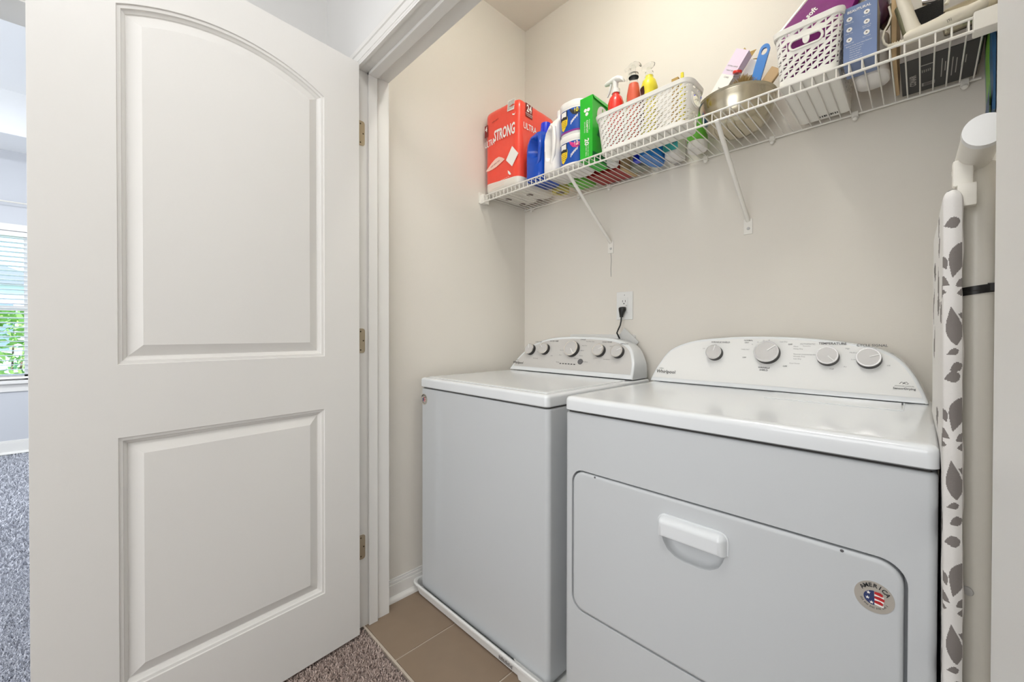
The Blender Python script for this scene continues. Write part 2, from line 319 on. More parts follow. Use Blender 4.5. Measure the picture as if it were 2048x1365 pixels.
# --- doors
def arch(x0, x1, z, sag, n=24):
    c = (x1-x0); R = c*c/8/sag+sag/2; cx = (x0+x1)/2; cz = z+sag-R; a = math.asin(c/2/R)
    return [(cx+R*math.sin(a-2*a*i/n), cz+R*math.cos(a-2*a*i/n)) for i in range(n+1)]
PROF = [(0, 0), (.0015, -.0035), (.0085, -.0045), (.0105, -.0085), (.0165, -.0125), (.0180, -.0150), (.0195, -.0155), (.0455, -.0040), (.0465, -.0035), (.056, -.0035)]
def make_door(name, A, d, n, label):
    A = Vector(A); d = Vector(d).normalized(); n = Vector(n).normalized(); W, H, TH = .757, 2.032, .035
    b = B(); sgn = 1 if d.cross(Vector((0, 0, 1))).dot(n) < 0 else 1
    lp = [(.124, .210), (.620, .210), (.620, .825), (.124, .825)]
    RA = .496**2/8/.064+.032; CZ = 1.857+.064-RA
    def upo(o):
        hx = .248-o; a = math.asin(hx/(RA-o)); cx = .372
        return [(.124+o, 1.0+o), (.620-o, 1.0+o)]+[(cx+(RA-o)*math.sin(a-2*a*i/24), CZ+(RA-o)*math.cos(a-2*a*i/24)) for i in range(25)]
    up = upo(0)
    for side in (0, 1):
        off = 0 if side == 0 else -TH; sg = 1 if side == 0 else -1
        P = lambda p, dep=0: A+d*p[0]+Vector((0, 0, p[1]))+n*(off+sg*dep)
        b.holed([(0, 0), (W, 0), (W, H), (0, H)], [lp, up], P)
        for L in (lp, up):
            rings = [[P(q, dep) for q in (upo(o) if L is up else (offs(L, o) if o else L))] for o, dep in PROF]
            b.loft(rings, cap0=False, cap1=True)
    for q in (((0, 0), (W, 0)), ((W, 0), (W, H)), ((W, H), (0, H)), ((0, H), (0, 0))):
        b.poly([A+d*q[0][0]+Vector((0, 0, q[0][1])), A+d*q[1][0]+Vector((0, 0, q[1][1])), A+d*q[1][0]+Vector((0, 0, q[1][1]))-n*TH, A+d*q[0][0]+Vector((0, 0, q[0][1]))-n*TH])
    return struct(name, b, 'door', label, smooth=11)
t5 = math.radians(5.5)
d1 = make_door('door_1', (-1.4065, .6335, .012), (math.sin(t5), -math.cos(t5), 0), (math.cos(t5), math.sin(t5), 0), 'white two panel arch top door standing open at left')
d2 = make_door('door_2', (.0512, .630, .012), (.065, -1, 0), (-1, -.065, 0), 'white door leaf open beside the right edge')
def hinge(door, xf, sx, zc):
    b = B(); pts = [(.640, zc-.045)]+[(.6655+.0095*math.sin(a), zc-.0355-.0095*math.cos(a)) for a in [i*PI/8 for i in range(5)]]
    pts += [(.6655+.0095*math.cos(a), zc+.0355+.0095*math.sin(a)) for a in [i*PI/8 for i in range(5)]]+[(.640, zc+.045)]
    b.prism(pts, 'x', xf, xf+sx*.0018)
    b.lathe([(.006, -.045), (.006, .045)], (xf+sx*.007, .636, zc), 10)
    h = b.build('hinge', 'nickel', door)
    s = B()
    for yy, zz in ((.669, zc), (.6585, zc-.034), (.6585, zc+.034)): s.lathe([(.0028, 0), (.0022, .0008)], (xf+sx*.0018, yy, zz), 8, (sx, 0, 0))
    s.build('screw', 'brass', h)
for zc in (1.822, 1.061, .2985): hinge(d1, JL, 1, zc)
for zc in (1.822, 1.061, .2985): hinge(d2, JR, -1, zc)

# --- bedroom window, blinds, sill
win = B(); g = .045
for a in ((WY0, WY0+g, WZ0, WZ1), (WY1-g, WY1, WZ0, WZ1), (WY0, WY1, WZ0, WZ0+g), (WY0, WY1, WZ1-g, WZ1)): win.box(-5.87, -5.81, *a)
win.box(-5.865, -5.815, WY0, WY1, 1.29, 1.335)
wo = struct('window_1', win, 'trim', 'white sash window of the bedroom')
bx(-5.846, -5.842, WY0+g, WY1-g, WZ0+g, WZ1-g).build('pane', 'glass', wo)
ws = B(); ws.box(-5.80, -5.72, WY0-.06, WY1+.08, WZ0-.03, WZ0, r=.004); ws.box(-5.77, -5.752, WY0-.04, WY1+.06, WZ0-.10, WZ0-.03)
ws.box(-5.77, -5.753, WY0-.07, WY0, WZ0, WZ1+.06); ws.box(-5.77, -5.753, WY1, WY1+.07, WZ0, WZ1+.06); ws.box(-5.77, -5.75, WY0-.07, WY1+.07, WZ1, WZ1+.06)
ws.build('window_sill', 'trim', wo)
bl = thing('window_blind', 'white horizontal slat blind hanging in the bedroom window', 'blind', (-5.79, (WY0+WY1)/2, WZ0+.02))
bx(-5.815, -5.765, WY0+.01, WY1-.01, WZ1-.045, WZ1-.002, r=.003).build('headrail', 'blind', bl)
bx(-5.812, -5.768, WY0+.01, WY1-.01, WZ0+.012, WZ0+.03, r=.003).build('bottom_rail', 'blind', bl)
sm = None
for k in range(30):
    z = WZ0+.052+k*.0425
    if sm is None:
        s0 = B(); s0.loft([[(-5.815, y, z-.004), (-5.79, y, z+.0005), (-5.765, y, z+.004), (-5.765, y, z+.0065), (-5.79, y, z+.0035), (-5.815, y, z-.001)] for y in (WY0+.012, WY1-.012)])
        sm = s0.build('slat', 'blind', bl)
    else:
        c = sm.copy(); c.location = sm.location+Vector((0, 0, k*.0425)); COL.objects.link(c)
cr = B(); cr.tube([(-5.70, -2.1, 2.25), (-5.70, .1, 2.25)], .006, 8); cr.tube([(-5.70, -.1, 2.25), (-5.766, -.1, 2.25)], .005, 6); cr.tube([(-5.70, -2.0, 2.25), (-5.766, -2.0, 2.25)], .005, 6)
o = cr.build('curtain_rod', 'metalw'); o['label'] = 'thin pale rod across the bedroom wall above the window'; o['category'] = 'curtain rod'

# --- outside the window
struct('ground', bx(-40, -5.9, -25, 15, -.6, -.55), 'lawn', 'lawn outside the bedroom window')
def shrub(x, y, z, R, H, label, seed, n=900):
    rnd = random.Random(seed); t = thing('shrub', label, 'shrub', (x, y, -.55), 'shrubs outside the bedroom window')
    s = B()
    for k in range(7):
        a = rnd.random()*2*PI; s.tube([(x, y, -.55), (x+R*.3*math.cos(a), y+R*.3*math.sin(a), -.55+H*.5), (x+R*.6*math.cos(a), y+R*.6*math.sin(a), -.55+H*.95)], [.03, .015, .005], 5)
    s.build('stems', 'twig', t)
    b = B()
    for k in range(n):
        a = rnd.random()*2*PI; h = rnd.random(); rr = R*math.sqrt(rnd.random())*math.sqrt(max(.15, 1-(2*h-1)**2)); c = Vector((x+rr*math.cos(a), y+rr*math.sin(a), -.5+H*h))
        U = Vector((rnd.gauss(0, 1), rnd.gauss(0, 1), rnd.gauss(0, .6))).normalized(); V = U.orthogonal().normalized(); q = .05+.05*rnd.random()
        b.poly([c-U*q, c+V*q*.45, c+U*q, c-V*q*.45])
    lf = b.build('foliage', 'leaf1', t, recalc=False, kind='stuff')
shrub(-8.6, -.95, 0, .75, 1.9, 'leafy green shrub close outside the bedroom window', 1)
shrub(-10.5, -.2, 0, 1.0, 2.5, 'taller green shrub farther outside the bedroom window', 2)
hs = thing('neighbour_house', 'pale neighbouring house seen through the bedroom blind', 'house', (-22, -3.5, -.55))
bx(-24, -20, -9, -1.2, -.55, 2.6).build('wall', 'siding', hs)
b = B(); b.prism([(-9.4, 2.6), (-.9, 2.6), (-5.1, 4.3)], 'x', -24.3, -19.7); b.build('roof', 'roofm', hs)
for y in (-2.6, -5.2): bx(-20.02, -19.95, y-.5, y+.5, .6, 2.0).build('window', 'hglass', hs)

# --- carpet pile (fine blades)
def blades(sets, name, m, label):
    pb = bmesh.new()
    for x0, x1, y0, y1, n, h, wd_, seed in sets:
        rnd = random.Random(seed)
        for k in range(n):
            x = rnd.uniform(x0, x1); y = rnd.uniform(y0, y1); a = rnd.random()*PI; hh = h*rnd.uniform(.6, 1.1)
            dx, dy = math.cos(a)*wd_, math.sin(a)*wd_; lx, ly = rnd.gauss(0, h*.45), rnd.gauss(0, h*.45)
            pb.faces.new((pb.verts.new((x-dx, y-dy, -.012)), pb.verts.new((x+dx, y+dy, -.012)), pb.verts.new((x+lx+dx*.8, y+ly+dy*.8, hh-.012)), pb.verts.new((x+lx-dx*.8, y+ly-dy*.8, hh-.012))))
    me = bpy.data.meshes.new(name); pb.to_mesh(me); pb.free(); me.materials.append(M[m])
    o = bpy.data.objects.new(name, me); COL.objects.link(o); o['kind'] = 'stuff'; o['label'] = label; o['category'] = 'carpet'
blades([(-1.46, -.7, .22, .655, 34000, .016, .0015, 3)], 'carpet_pile', 'pile', 'short brown grey carpet pile at the closet threshold')
blades([(-2.9, -1.83, -.95, -.02, 52000, .014, .0016, 4), (-5.72, -2.9, -1.2, -.2, 42000, .016, .0026, 5)], 'carpet_pile', 'pile2', 'blue grey carpet pile of the bedroom floor beyond the open door')

# ================================================================== WIRE SHELF
ZS = 1.752; YS0, YS1 = 1.292, 1.597; R1 = .0024
sh = thing('wire_shelf', 'white vinyl coated wire shelf mounted across the back wall', 'shelf', (-.7, 1.6, ZS-.03))
def rail(name, y, z, r, x0=XL+.006, x1=.104): B().tube([(x0, y, z), (x1, y, z)], r, 8).build(name, 'wire', sh)
rail('back_rail', YS1, ZS-.003, .0032); rail('front_rail', YS0, ZS+.001, .0030, XL+.02, .09); rail('lower_rail', YS0, ZS-.027, .0034, XL+.02, .09); 
wm = None; k = 0; x = XL+.018
while x < .1:
    if wm is None: wm = B().tube([(x, YS1+.002, ZS+.0005), (x, YS0+.006, ZS+.0005), (x, YS0+.0005, ZS-.001), (x, YS0, ZS-.006), (x, YS0, ZS-.029)], .0017, 6).build('wire', 'wire', sh)
    else: c = wm.copy(); c.location = wm.location+Vector((k*.0245, 0, 0)); COL.objects.link(c)
    k += 1; x += .0245
for xc in (-1.46, -1.155, -.99, -.575, -.36, -.145, .075):
    b = B(); b.box(xc-.008, xc+.008, YS1-.008, YB, ZS-.014, ZS+.004, r=.002); b.lathe([(.007, 0), (.006, .006), (.003, .008)], (xc, YS1-.004, ZS-.014), 12, (0, -.5, -.8)); b.build('wall_clip', 'wire', sh)
for (xb, zb) in ((-.987, 1.462), (-.434, 1.452)):
    b = B(); b.tube([(xb, YS0, ZS-.029), (xb, YS0+.012, ZS-.040), (xb, YB-.004, zb+.035)], .0068, 10); b.tube([(xb-.006, YS0, ZS-.029), (xb+.006, YS0, ZS-.029)], .0062, 8)
    br = b.build('support_brace', 'wire', sh)
    b = B(); b.box(xb-.014, xb+.014, YB-.004, YB, zb-.012, zb+.042, r=.0015); b.build('brace_plate', 'wire', br)
    B().lathe([(.0055, 0), (.0045, .003)], (xb+.001, YB-.004, zb+.008), 10, (0, -1, 0)).build('screw', 'knobf', br)
b = B(); b.box(XL, XL+.028, YS0-.006, YS0+.03, ZS-.034, ZS+.008, r=.002); b.box(XL, XL+.005, YS0-.012, YS0+.05, ZS-.03, ZS+.022, r=.001); b.build('end_bracket', 'wire', sh)
b = B(); b.box(.072, XR, YS0-.007, YS0+.03, ZS-.030, ZS+.010, r=.003); b.build('end_bracket', 'wire', sh)

# ================================================================== WASHER
WX0, WX1 = -1.478, -.782
ws_ = thing('washing_machine', 'white top load washing machine standing in the drip pan, left of the dryer', 'washer', ((WX0+WX1)/2, 1.25, .022))
def outline(x0, x1, y0, y1, r, z, n=5): return [(px, py, z) for px, py in rrect(x0, x1, y0, y1, r, n)]
b = B(); yb = 1.575
b.loft([outline(WX0+.004, WX1-.004, .936, yb, .012, .024), outline(WX0, WX1, .93, yb, .016, .034), outline(WX0, WX1, .93, yb, .016, .855), outline(WX0+.0015, WX1-.0015, .9315, yb, .0155, .8595), outline(WX0+.006, WX1-.006, .936, yb, .014, .8615)])
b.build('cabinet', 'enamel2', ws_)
B().loft([outline(WX0+.006, WX1-.006, .936, yb, .014, .8600), outline(WX0+.006, WX1-.006, .936, yb, .014, .8680)]).build('gap_shade', 'gap', ws_)  # dark band painted in for the shade between washer cabinet and top
b = B(); q = 1.0
b.loft([outline(WX0+.004, WX1-.002, .928, yb, .014, .8665), outline(WX0+.001, WX1+.001, .9245, yb, .016, .870), outline(WX0+.001, WX1+.001, .924, yb, .016, .894), outline(WX0+.0025, WX1-.0005, .926, yb-.001, .0155, .900), outline(WX0+.007, WX1-.005, .931, yb-.002, .014, .9035), outline(WX0+.014, WX1-.012, .938, yb-.01, .010, .905)])
b.build('top_frame', 'enamel', ws_)
b = B(); b.loft([outline(WX0+.022, WX1-.024, .952, 1.425, .012, .9045), outline(WX0+.022, WX1-.024, .952, 1.425, .012, .9065), outline(WX0+.026, WX1-.028, .956, 1.421, .010, .908), outline(WX0+.046, WX1-.05, .98, 1.40, .010, .9082), outline(WX0+.052, WX1-.056, .986, 1.395, .01, .9075)])
b.build('lid', 'enamel', ws_)
def console(t, prof, base_y, lean, zb, back, panelmat, chin, name='console'):
    # prof: (x,z) front outline, lean: y shift per metre of height
    F = lambda p, dy=0: (p[0], base_y+(p[1]-zb)*lean+dy, p[1])
    n0 = offs(prof, .006) if True else prof
    b = B()
    b.loft([[F(p) for p in n0], [F(p, .0015) for p in offs(prof, .002)], [F(p, .006) for p in prof], [(p[0]*1, max(base_y+(p[1]-zb)*lean+.02, back-.02), p[1]) for p in prof], [(p[0], back, zb+(p[1]-zb)*.97) for p in offs(prof, .008)]])
    return b.build(name, 'enamel', t, smooth=50)
def smooth_prof(pts, n=4):
    out = []; N = len(pts)
    for i in range(N-1):
        p0, p1, p2, p3 = [Vector(pts[max(0, min(N-1, i+k))]) for k in (-1, 0, 1, 2)]
        for j in range(n):
            t = j/n; out.append(tuple(.5*((2*p1)+(-p0+p2)*t+(2*p0-5*p1+4*p2-p3)*t*t+(-p0+3*p1-3*p2+p3)*t**3)))
    out.append(tuple(pts[-1])); return out
WZB, WYB_, WLN = .9085, 1.436, .42
wprof = smooth_prof([(-.788, WZB), (-.790, .955), (-.797, .985), (-.818, 1.027), (-.862, 1.055), (-.945, 1.0705), (-1.10, 1.075), (-1.235, 1.0685), (-1.333, 1.043), (-1.40, .998), (-1.445, .945), (-1.466, WZB)])
console(ws_, wprof, WYB_, WLN, WZB, 1.578, None, .02)
# silver insert
def insert(t, prof, base_y, lean, zb, chin, m, inset, name='control_panel'):
    q = [p for p in offs(prof, inset) if p[1] > chin+.002]; q = [(q[0][0], chin)]+q+[(q[-1][0]-.004, chin)]
    F = lambda p, dy: (p[0], base_y+(p[1]-zb)*lean+dy, p[1])
    b = B(); b.loft([[F(p, .002) for p in q], [F(p, -.0012) for p in q]]); return b.build(name, m, t)
wpan = insert(ws_, wprof, WYB_, WLN, WZB, .928, 'silver', .0105)
wn = Vector((0, -1, WLN)).normalized()           # console normal
wv = Vector((0, WLN, 1)).normalized()
def on(x, z, base_y, lean, zb, d=.0014): return Vector((x, base_y+(z-zb)*lean, z))+Vector((0, -1, lean)).normalized()*d
def knob(t, x, z, rad, ang, base_y, lean, zb, dep=.021, name='knob', stick=.0014):
    n = Vector((0, -1, lean)).normalized(); c = on(x, z, base_y, lean, zb, stick)-n*0; c = c-(n*dep-Vector((0, 0, 0)))*0
    k = B().lathe([(rad*1.02, 0), (rad*1.0, dep*.55), (rad*.985, dep*.8)], c, 32, n).build(name, 'dark', t)
    B().lathe([(rad*.985, dep*.8), (rad*1.0, dep*.9), (rad*.97, dep), (rad*.86, dep*1.0), (rad*.85, dep*.96)], c, 32, n).build('chrome_ring', 'chrome', k)
    B().lathe([(rad*.86, dep*.90), (rad*.855, dep*.965), (rad*.5, dep*.975), (.0001, dep*.98)], c, 32, n).build('knob_face', 'knobf', k)
    U = Vector((1, 0, 0)); V = Vector((0, lean, 1)).normalized(); a = math.radians(ang); D = U*math.cos(a)+V*math.sin(a); E = D.cross(n)
    o_ = c+n*dep*.99; b = B(); p0 = o_+D*rad*.12; p1 = o_+D*rad*.9; wv_ = rad*.05
    b.loft([[p0+E*wv_, p1+E*wv_, p1-E*wv_, p0-E*wv_], [p0+E*wv_+n*.0012, p1+E*wv_+n*.0012, p1-E*wv_+n*.0012, p0-E*wv_+n*.0012]]); b.build('pointer', 'plast', k)
    return k
for x, z, rad, ang in ((-1.352, 1.008, .027, 110), (-1.263, 1.012, .027, 140), (-1.103, 1.017, .036, -50), (-.960, 1.014, .027, 30), (-.872, 1.012, .027, 28)):
    knob(ws_, x, z, rad, ang, WYB_, WLN, WZB)
b = B()
U = Vector((1, 0, 0))
for s, x, z, sz in (('LOAD SIZE', -1.318, 1.047, .0085), ('WATER TEMP', -1.222, 1.052, .0085), ('CYCLE', -1.06, 1.061, .009), ('SOAK RINSE', -.935, 1.052, .0085), ('OPTIONS', -.853, 1.046, .0085)):
    txt(b, s, sz, on(x, z, WYB_, WLN, WZB), U, wv, bold=.01)
for s, x, z, sz in (('Auto Sensing', -1.31, .969, .006), ('Cold', -1.215, .985, .0055), ('Hot', -1.305, 1.0, .005), ('Deep Water Wash', -1.02, 1.053, .0055), ('Heavy Duty', -1.045, 1.035, .0055), ('Normal', -1.05, 1.013, .0055), ('Casual', -1.165, .99, .0055), ('Delicates', -1.05, .991, .0055), ('Bulky Items', -1.07, .978, .0055), ('Rinse & Spin', -1.16, 1.012, .0055), ('Fabric Softener', -.92, .981, .005), ('Medium', -.91, 1.035, .005), ('High', -.90, 1.008, .005), ('Start/Pause', -1.02, .966, .006), ('Sensing', -1.17, .958, .006)):
    txt(b, s, sz, on(x, z, WYB_, WLN, WZB), U, wv)
b.build('panel_lettering', 'ink', wpan, recalc=False, smooth=0)
b = B(); txt(b, 'Whirlpool', .017, on(-1.4155, .9435, WYB_, WLN, WZB), U, wv, bold=.01); txt(b, 'CABRIO', .005, on(-1.425, .9555, WYB_, WLN, WZB), U, wv); b.build('maker_lettering', 'inkd', wpan, recalc=False, smooth=0)
b = B()
for i in range(6): c = on(-1.152+i*.0155, .9525, WYB_, WLN, WZB, .0016); b.loft([[c+U*a+wv*d for a, d in ((-.0045, -.0018), (.0045, -.0018), (.0045, .0018), (-.0045, .0018))], [c+wn*.0006+U*a+wv*d for a, d in ((-.0045, -.0018), (.0045, -.0018), (.0045, .0018), (-.0045, .0018))]])
b.build('status_lights', 'inkd', wpan)
B().lathe([(.0125, 0), (.0125, .003), (.010, .0045)], on(-1.046, .9655, WYB_, WLN, WZB), 24, wn).build('start_button', 'ink', wpan)
def sticker(t, c, R, nrm=(0, -1, 0)):
    c = Vector(c); s = B().lathe([(R, 0), (R, .0006)], c, 40, nrm).build('round_sticker', 'stick', t)
    c = c+Vector((0, -.0008, 0)); P = lambda x, z, d=0: c+Vector((x*R, -d, z*R))
    b = B(); b.poly([P(.52*math.cos(a), .52*math.sin(a)*.9-.05) for a in [PI*.5+i*PI/16 for i in range(17)]]+[P(.02, -.5), P(.1, -.2), P(0, .1)][::1]); b.build('flag_field', 'navy', s, recalc=False)
    b = B()
    for i, z in enumerate((.30, .02, -.26)): b.poly([P(0.02, z-.07, .0003), P(.50-abs(z)*.3, z-.14, .0003), P(.52-abs(z)*.3, z+.02, .0003), P(.3, z+.10, .0003), P(0.02, z+.09, .0003)])
    b.build('flag_stripes', 'fred', s, recalc=False)
    b = B()
    for i, z in enumerate((.17, -.11, -.38)): b.poly([P(.02, z-.06, .0002), P(.46, z-.13, .0002), P(.48, z, .0002), P(.25, z+.09, .0002), P(.02, z+.06, .0002)])
    for sx, sz in ((-.28, .22), (-.32, -.12), (-.12, -.36)): b.poly([P(sx+(.12 if k % 2 == 0 else .05)*math.cos(PI/2+k*PI/5), sz+(.12 if k % 2 == 0 else .05)*math.sin(PI/2+k*PI/5), .0004) for k in range(10)])
    b.build('flag_stars', 'white', s, recalc=False)
    b = B()
    for i, ch in enumerate('AMERICA'):
        a = math.radians(140-i*18); txt(b, ch, R*.36, P(.76*math.cos(a), .76*math.sin(a)), (math.sin(a), 0, -math.cos(a)), (math.cos(a), 0, math.sin(a)), bold=.02)
    for i in range(26):
        a = math.radians(200+i*5.4); q = [(.74, -.03), (.74, .03), (.62, .03), (.62, -.03)]
        if i % 5 != 4: b.poly([P(rr*math.cos(a+da*.6), rr*math.sin(a+da*.6)) for rr, da in q])
    b.build('sticker_lettering', 'inkd', s, recalc=False, smooth=0)
sticker(ws_, (-1.453, .9298, .815), .023)
for fx in (WX0+.06, WX1-.06):
    for fy in (1.0, 1.5): B().lathe([(.02, 0), (.022, .006), (.012, .012)], (fx, fy, .0125), 12).build('foot', 'dark', ws_)
# drip pan
pan = thing('drip_pan', 'white plastic drip pan on the tiles under the washing machine', 'drip pan', (-1.13, 1.25, 0))
b = B()
def po(d, z): return outline(-1.499+d, -.752-d, .917+d, 1.592-d, .035, z, 6)
b.loft([po(.006, .0005), po(0, .004), po(-.007, .040), po(-.0135, .0405), po(-.0155, .043), po(-.015, .0475), po(-.011, .050), po(-.007, .0485), po(-.004, .046), po(.0035, .012), po(.007, .010)])
pm = b.build('tray', 'plast', pan, smooth=35)
b = B(); b.loft([[(x, y, z) for x, y in ((-.915-a, .930), (-.885-a*.3, .908+c), (-.80+a*.3, .908+c), (-.775+a, .930))] for a, c, z in ((0, .002, .001), (.008, 0, .03), (.012, .001, .034))]); b.build('drain_boss', 'plast', pan)
b = B()
for i, hgt in enumerate((.012, .010, .013, .011, .009, .013, .010, .012, .008, .011)): x = -.975+i*.0065; b.poly([(x, .9098, .016), (x+.0035, .9098, .016), (x+.0035, .9092, .016+hgt), (x, .9092, .016+hgt)])
b.build('moulded_marks', 'ink', pan, recalc=False)

# ================================================================== DRYER
DX0, DX1 = -.7185, .0205
dr = thing('clothes_dryer', 'white front loading clothes dryer with pull down door at right', 'dryer', ((DX0+DX1)/2, 1.25, .0))
YD = .930
b = B(); rr = .012; ybk = 1.575; z0d, z1d = .02, .860
pl = rrect(DX0, DX1, YD, ybk, rr, 4)
# sides and back (skip the front quad)
i0 = None
ring = [(x, y) for x, y in pl]
def rg(z, ins): return [(x, y, z) for x, y in (offs(ring, ins) if ins else ring)]
R0 = [b.v(p) for p in rg(z0d, 0)]; R1_ = [b.v(p) for p in rg(z1d, 0)]
nn = len(ring)
for i in range(nn):
    j = (i+1) % nn
    if abs(ring[i][1]-YD) < 1e-6 and abs(ring[j][1]-YD) < 1e-6 and abs(ring[i][0]-ring[j][0]) > .1: continue
    b.f((R0[i], R0[j], R1_[j], R1_[i]))
b.f(R0[::-1]); R2 = [b.v(p) for p in rg(z1d+.004, .002)]; R3 = [b.v(p) for p in rg(z1d+.006, .006)]
for Ra, Rb in ((R1_, R2), (R2, R3)):
    for i in range(nn): b.f((Ra[i], Ra[(i+1) % nn], Rb[(i+1) % nn], Rb[i]))
b.f(R3)
DZ0, DZ1 = .314, .709
dh = rrect(-.695, -.0125, DZ0, DZ1, .038, 8); 
b.holed([(DX0+rr, z0d), (DX1-rr, z0d), (DX1-rr, z1d), (DX0+rr, z1d)], [dh], lambda p: Vector((p[0], YD, p[1])))
b.loft([[(x, YD, z) for x, z in dh], [(x, YD+.0015, z) for x, z in offs(dh, .0008)], [(x, YD+.029, z) for x, z in offs(dh, .001)]], cap0=False, cap1=True)
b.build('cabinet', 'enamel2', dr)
# door
dd = rrect(-.691, -.0175, DZ0+.004, DZ1-.0045, .035, 8)
sc = [(-.4345, .622), (-.428, .598), (-.418, .582), (-.400, .570), (-.380, .5655), (-.342, .5655), (-.322, .570), (-.305, .582), (-.296, .598), (-.2895, .622)]
b = B(); yf = YD-.0008
b.holed([p for p in offs(dd, .009)], [sc], lambda p: Vector((p[0], yf, p[1])))
b.loft([[(x, yf, z) for x, z in offs(dd, .009)], [(x, yf, z) for x, z in offs(dd, .006)]], False, False)
b.loft([[(x, yf, z) for x, z in offs(dd, .006)], [(x, yf+.0015, z) for x, z in offs(dd, .002)], [(x, yf+.005, z) for x, z in dd], [(x, yf+.027, z) for x, z in dd]], cap0=False, cap1=True)
def scr(k):
    cx, cz = -.362, .640; s = 1-.13*k; return [(cx+(x-cx)*(1-.10*k), cz-.0+(z-cz)*s if z < .62 else z) for x, z in sc]
b.loft([[(x, yf+dep, z) for x, z in scr(k)] for k, dep in ((0, 0), (.12, .001), (.3, .007), (.55, .014), (1.3, .020), (3.2, .026))], cap0=False, cap1=True)
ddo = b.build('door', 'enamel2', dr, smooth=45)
hp = rrect(-.4375, -.2865, .6195, .6625, .014, 5)
b = B(); hf = [( -.4375, .6195), (-.2865, .6195)]
def hrr(d, y, zl):
    x0, x1, z1, r = -.4375, -.2865, .6625, .016; q = max(r-d, .0005); out = [(x0+d, y, zl), (x1-d, y, zl)]
    out += [(x1-r+q*math.cos(PI/2*i/6), y, z1-r+q*math.sin(PI/2*i/6)) for i in range(7)]+[(x0+r-q*math.sin(PI/2*i/6), y, z1-r+q*math.cos(PI/2*i/6)) for i in range(7)]
    return out
b.loft([hrr(-.0025, yf+.001, .6175), hrr(-.0022, yf-.0022, .6175), hrr(.0003, yf-.0025, .6175), hrr(.0012, yf-.008, .6175), hrr(.0035, yf-.014, .6178), hrr(.0075, yf-.0185, .6185), hrr(.012, yf-.0205, .620), hrr(.0155, yf-.021, .624)])
b.build('handle', 'enamel', ddo, smooth=50)
for xx in (-.618, -.098): B().lathe([(.0028, 0), (.002, .001)], (xx, yf-.0002, .7005), 10, (0, -1, 0)).build('screw', 'ink', ddo)
sticker(ddo, (-.0545, yf-.0002, .6375), .0262)
# top
B().loft([[(x, y, .8655) for x, y in offs(ring, .007)], [(x, y, .8735) for x, y in offs(ring, .007)]]).build('gap_shade', 'gap', dr)  # shade under the dryer top, put in as a dark strip
b = B(); LX0, LX1 = DX0+.002, DX1+.0015
b.loft([outline(LX0+.004, LX1-.004, .927, ybk, .012, .8715), outline(LX0, LX1, .9225, ybk, .015, .8745), outline(LX0, LX1, .922, ybk, .015, .898), outline(LX0+.001, LX1-.001, .9235, ybk, .0145, .9045), outline(LX0+.0045, LX1-.0045, .9275, ybk, .013, .9092), outline(LX0+.011, LX1-.011, .934, ybk-.005, .010, .9112), outline(LX0+.030, LX1-.030, .952, ybk-.01, .010, .9112), outline(LX0+.036, LX1-.036, .958, ybk-.015, .010, .9102)])
b.build('top_panel', 'enamel', dr)
b = B(); b.box(-.31, -.028, 1.30, 1.4385, .9095, .9122, r=.0012); ls = b.build('lint_screen_cover', 'enamel', dr)
bx(-.034, -.031, 1.395, 1.402, .912, .919).build('latch', 'ink', ls)
DZB, DYB, DLN = .9115, 1.452, .36
dprof = smooth_prof([(.0145, DZB), (.011, .925), (.004, .945), (-.013, .984), (-.040, 1.022), (-.080, 1.0475), (-.144, 1.0635), (-.262, 1.077), (-.40, 1.080), (-.508, 1.0735), (-.592, 1.061), (-.662, 1.029), (-.697, .978), (-.716, .935), (-.723, DZB)])
console(dr, dprof, DYB, DLN, DZB, 1.580, None, .02)
dpan = insert(dr, dprof, DYB, DLN, DZB, .9265, 'plast', .0075)
for x, z, rad, ang in ((-.503, 1.020, .0255, 80), (-.346, 1.026, .035, 40), (-.192, 1.020, .0265, -45), (-.102, 1.018, .0270, 20)):
    knob(dr, x, z, rad, ang, DYB, DLN, DZB, dep=.022)
b = B(); dv = Vector((0, DLN, 1)).normalized(); G = (DYB, DLN, DZB)
for s, x, z, sz, bo in (('WRINKLE SHIELD', -.490, 1.0585, .0078, .01), ('TEMPERATURE', -.184, 1.0595, .0098, .02), ('CYCLE SIGNAL', -.097, 1.056, .0098, .02), ('WRINKLE', -.352, .9805, .0075, .01), ('SHIELD', -.352, .973, .0075, .01), ('NORMAL', -.404, 1.066, .0065, .01), ('DRY', -.408, 1.0585, .0065, .01), ('OFF', -.287, 1.055, .0065, .01), ('OFF', -.411, 1.010, .0065, .01), ('OFF', -.296, .988, .0065, .01)):
    txt(b, s, sz, on(x, z, *G), U, dv, bold=bo)
b.build('panel_lettering', 'ink', dpan, recalc=False, smooth=0)
b = B()
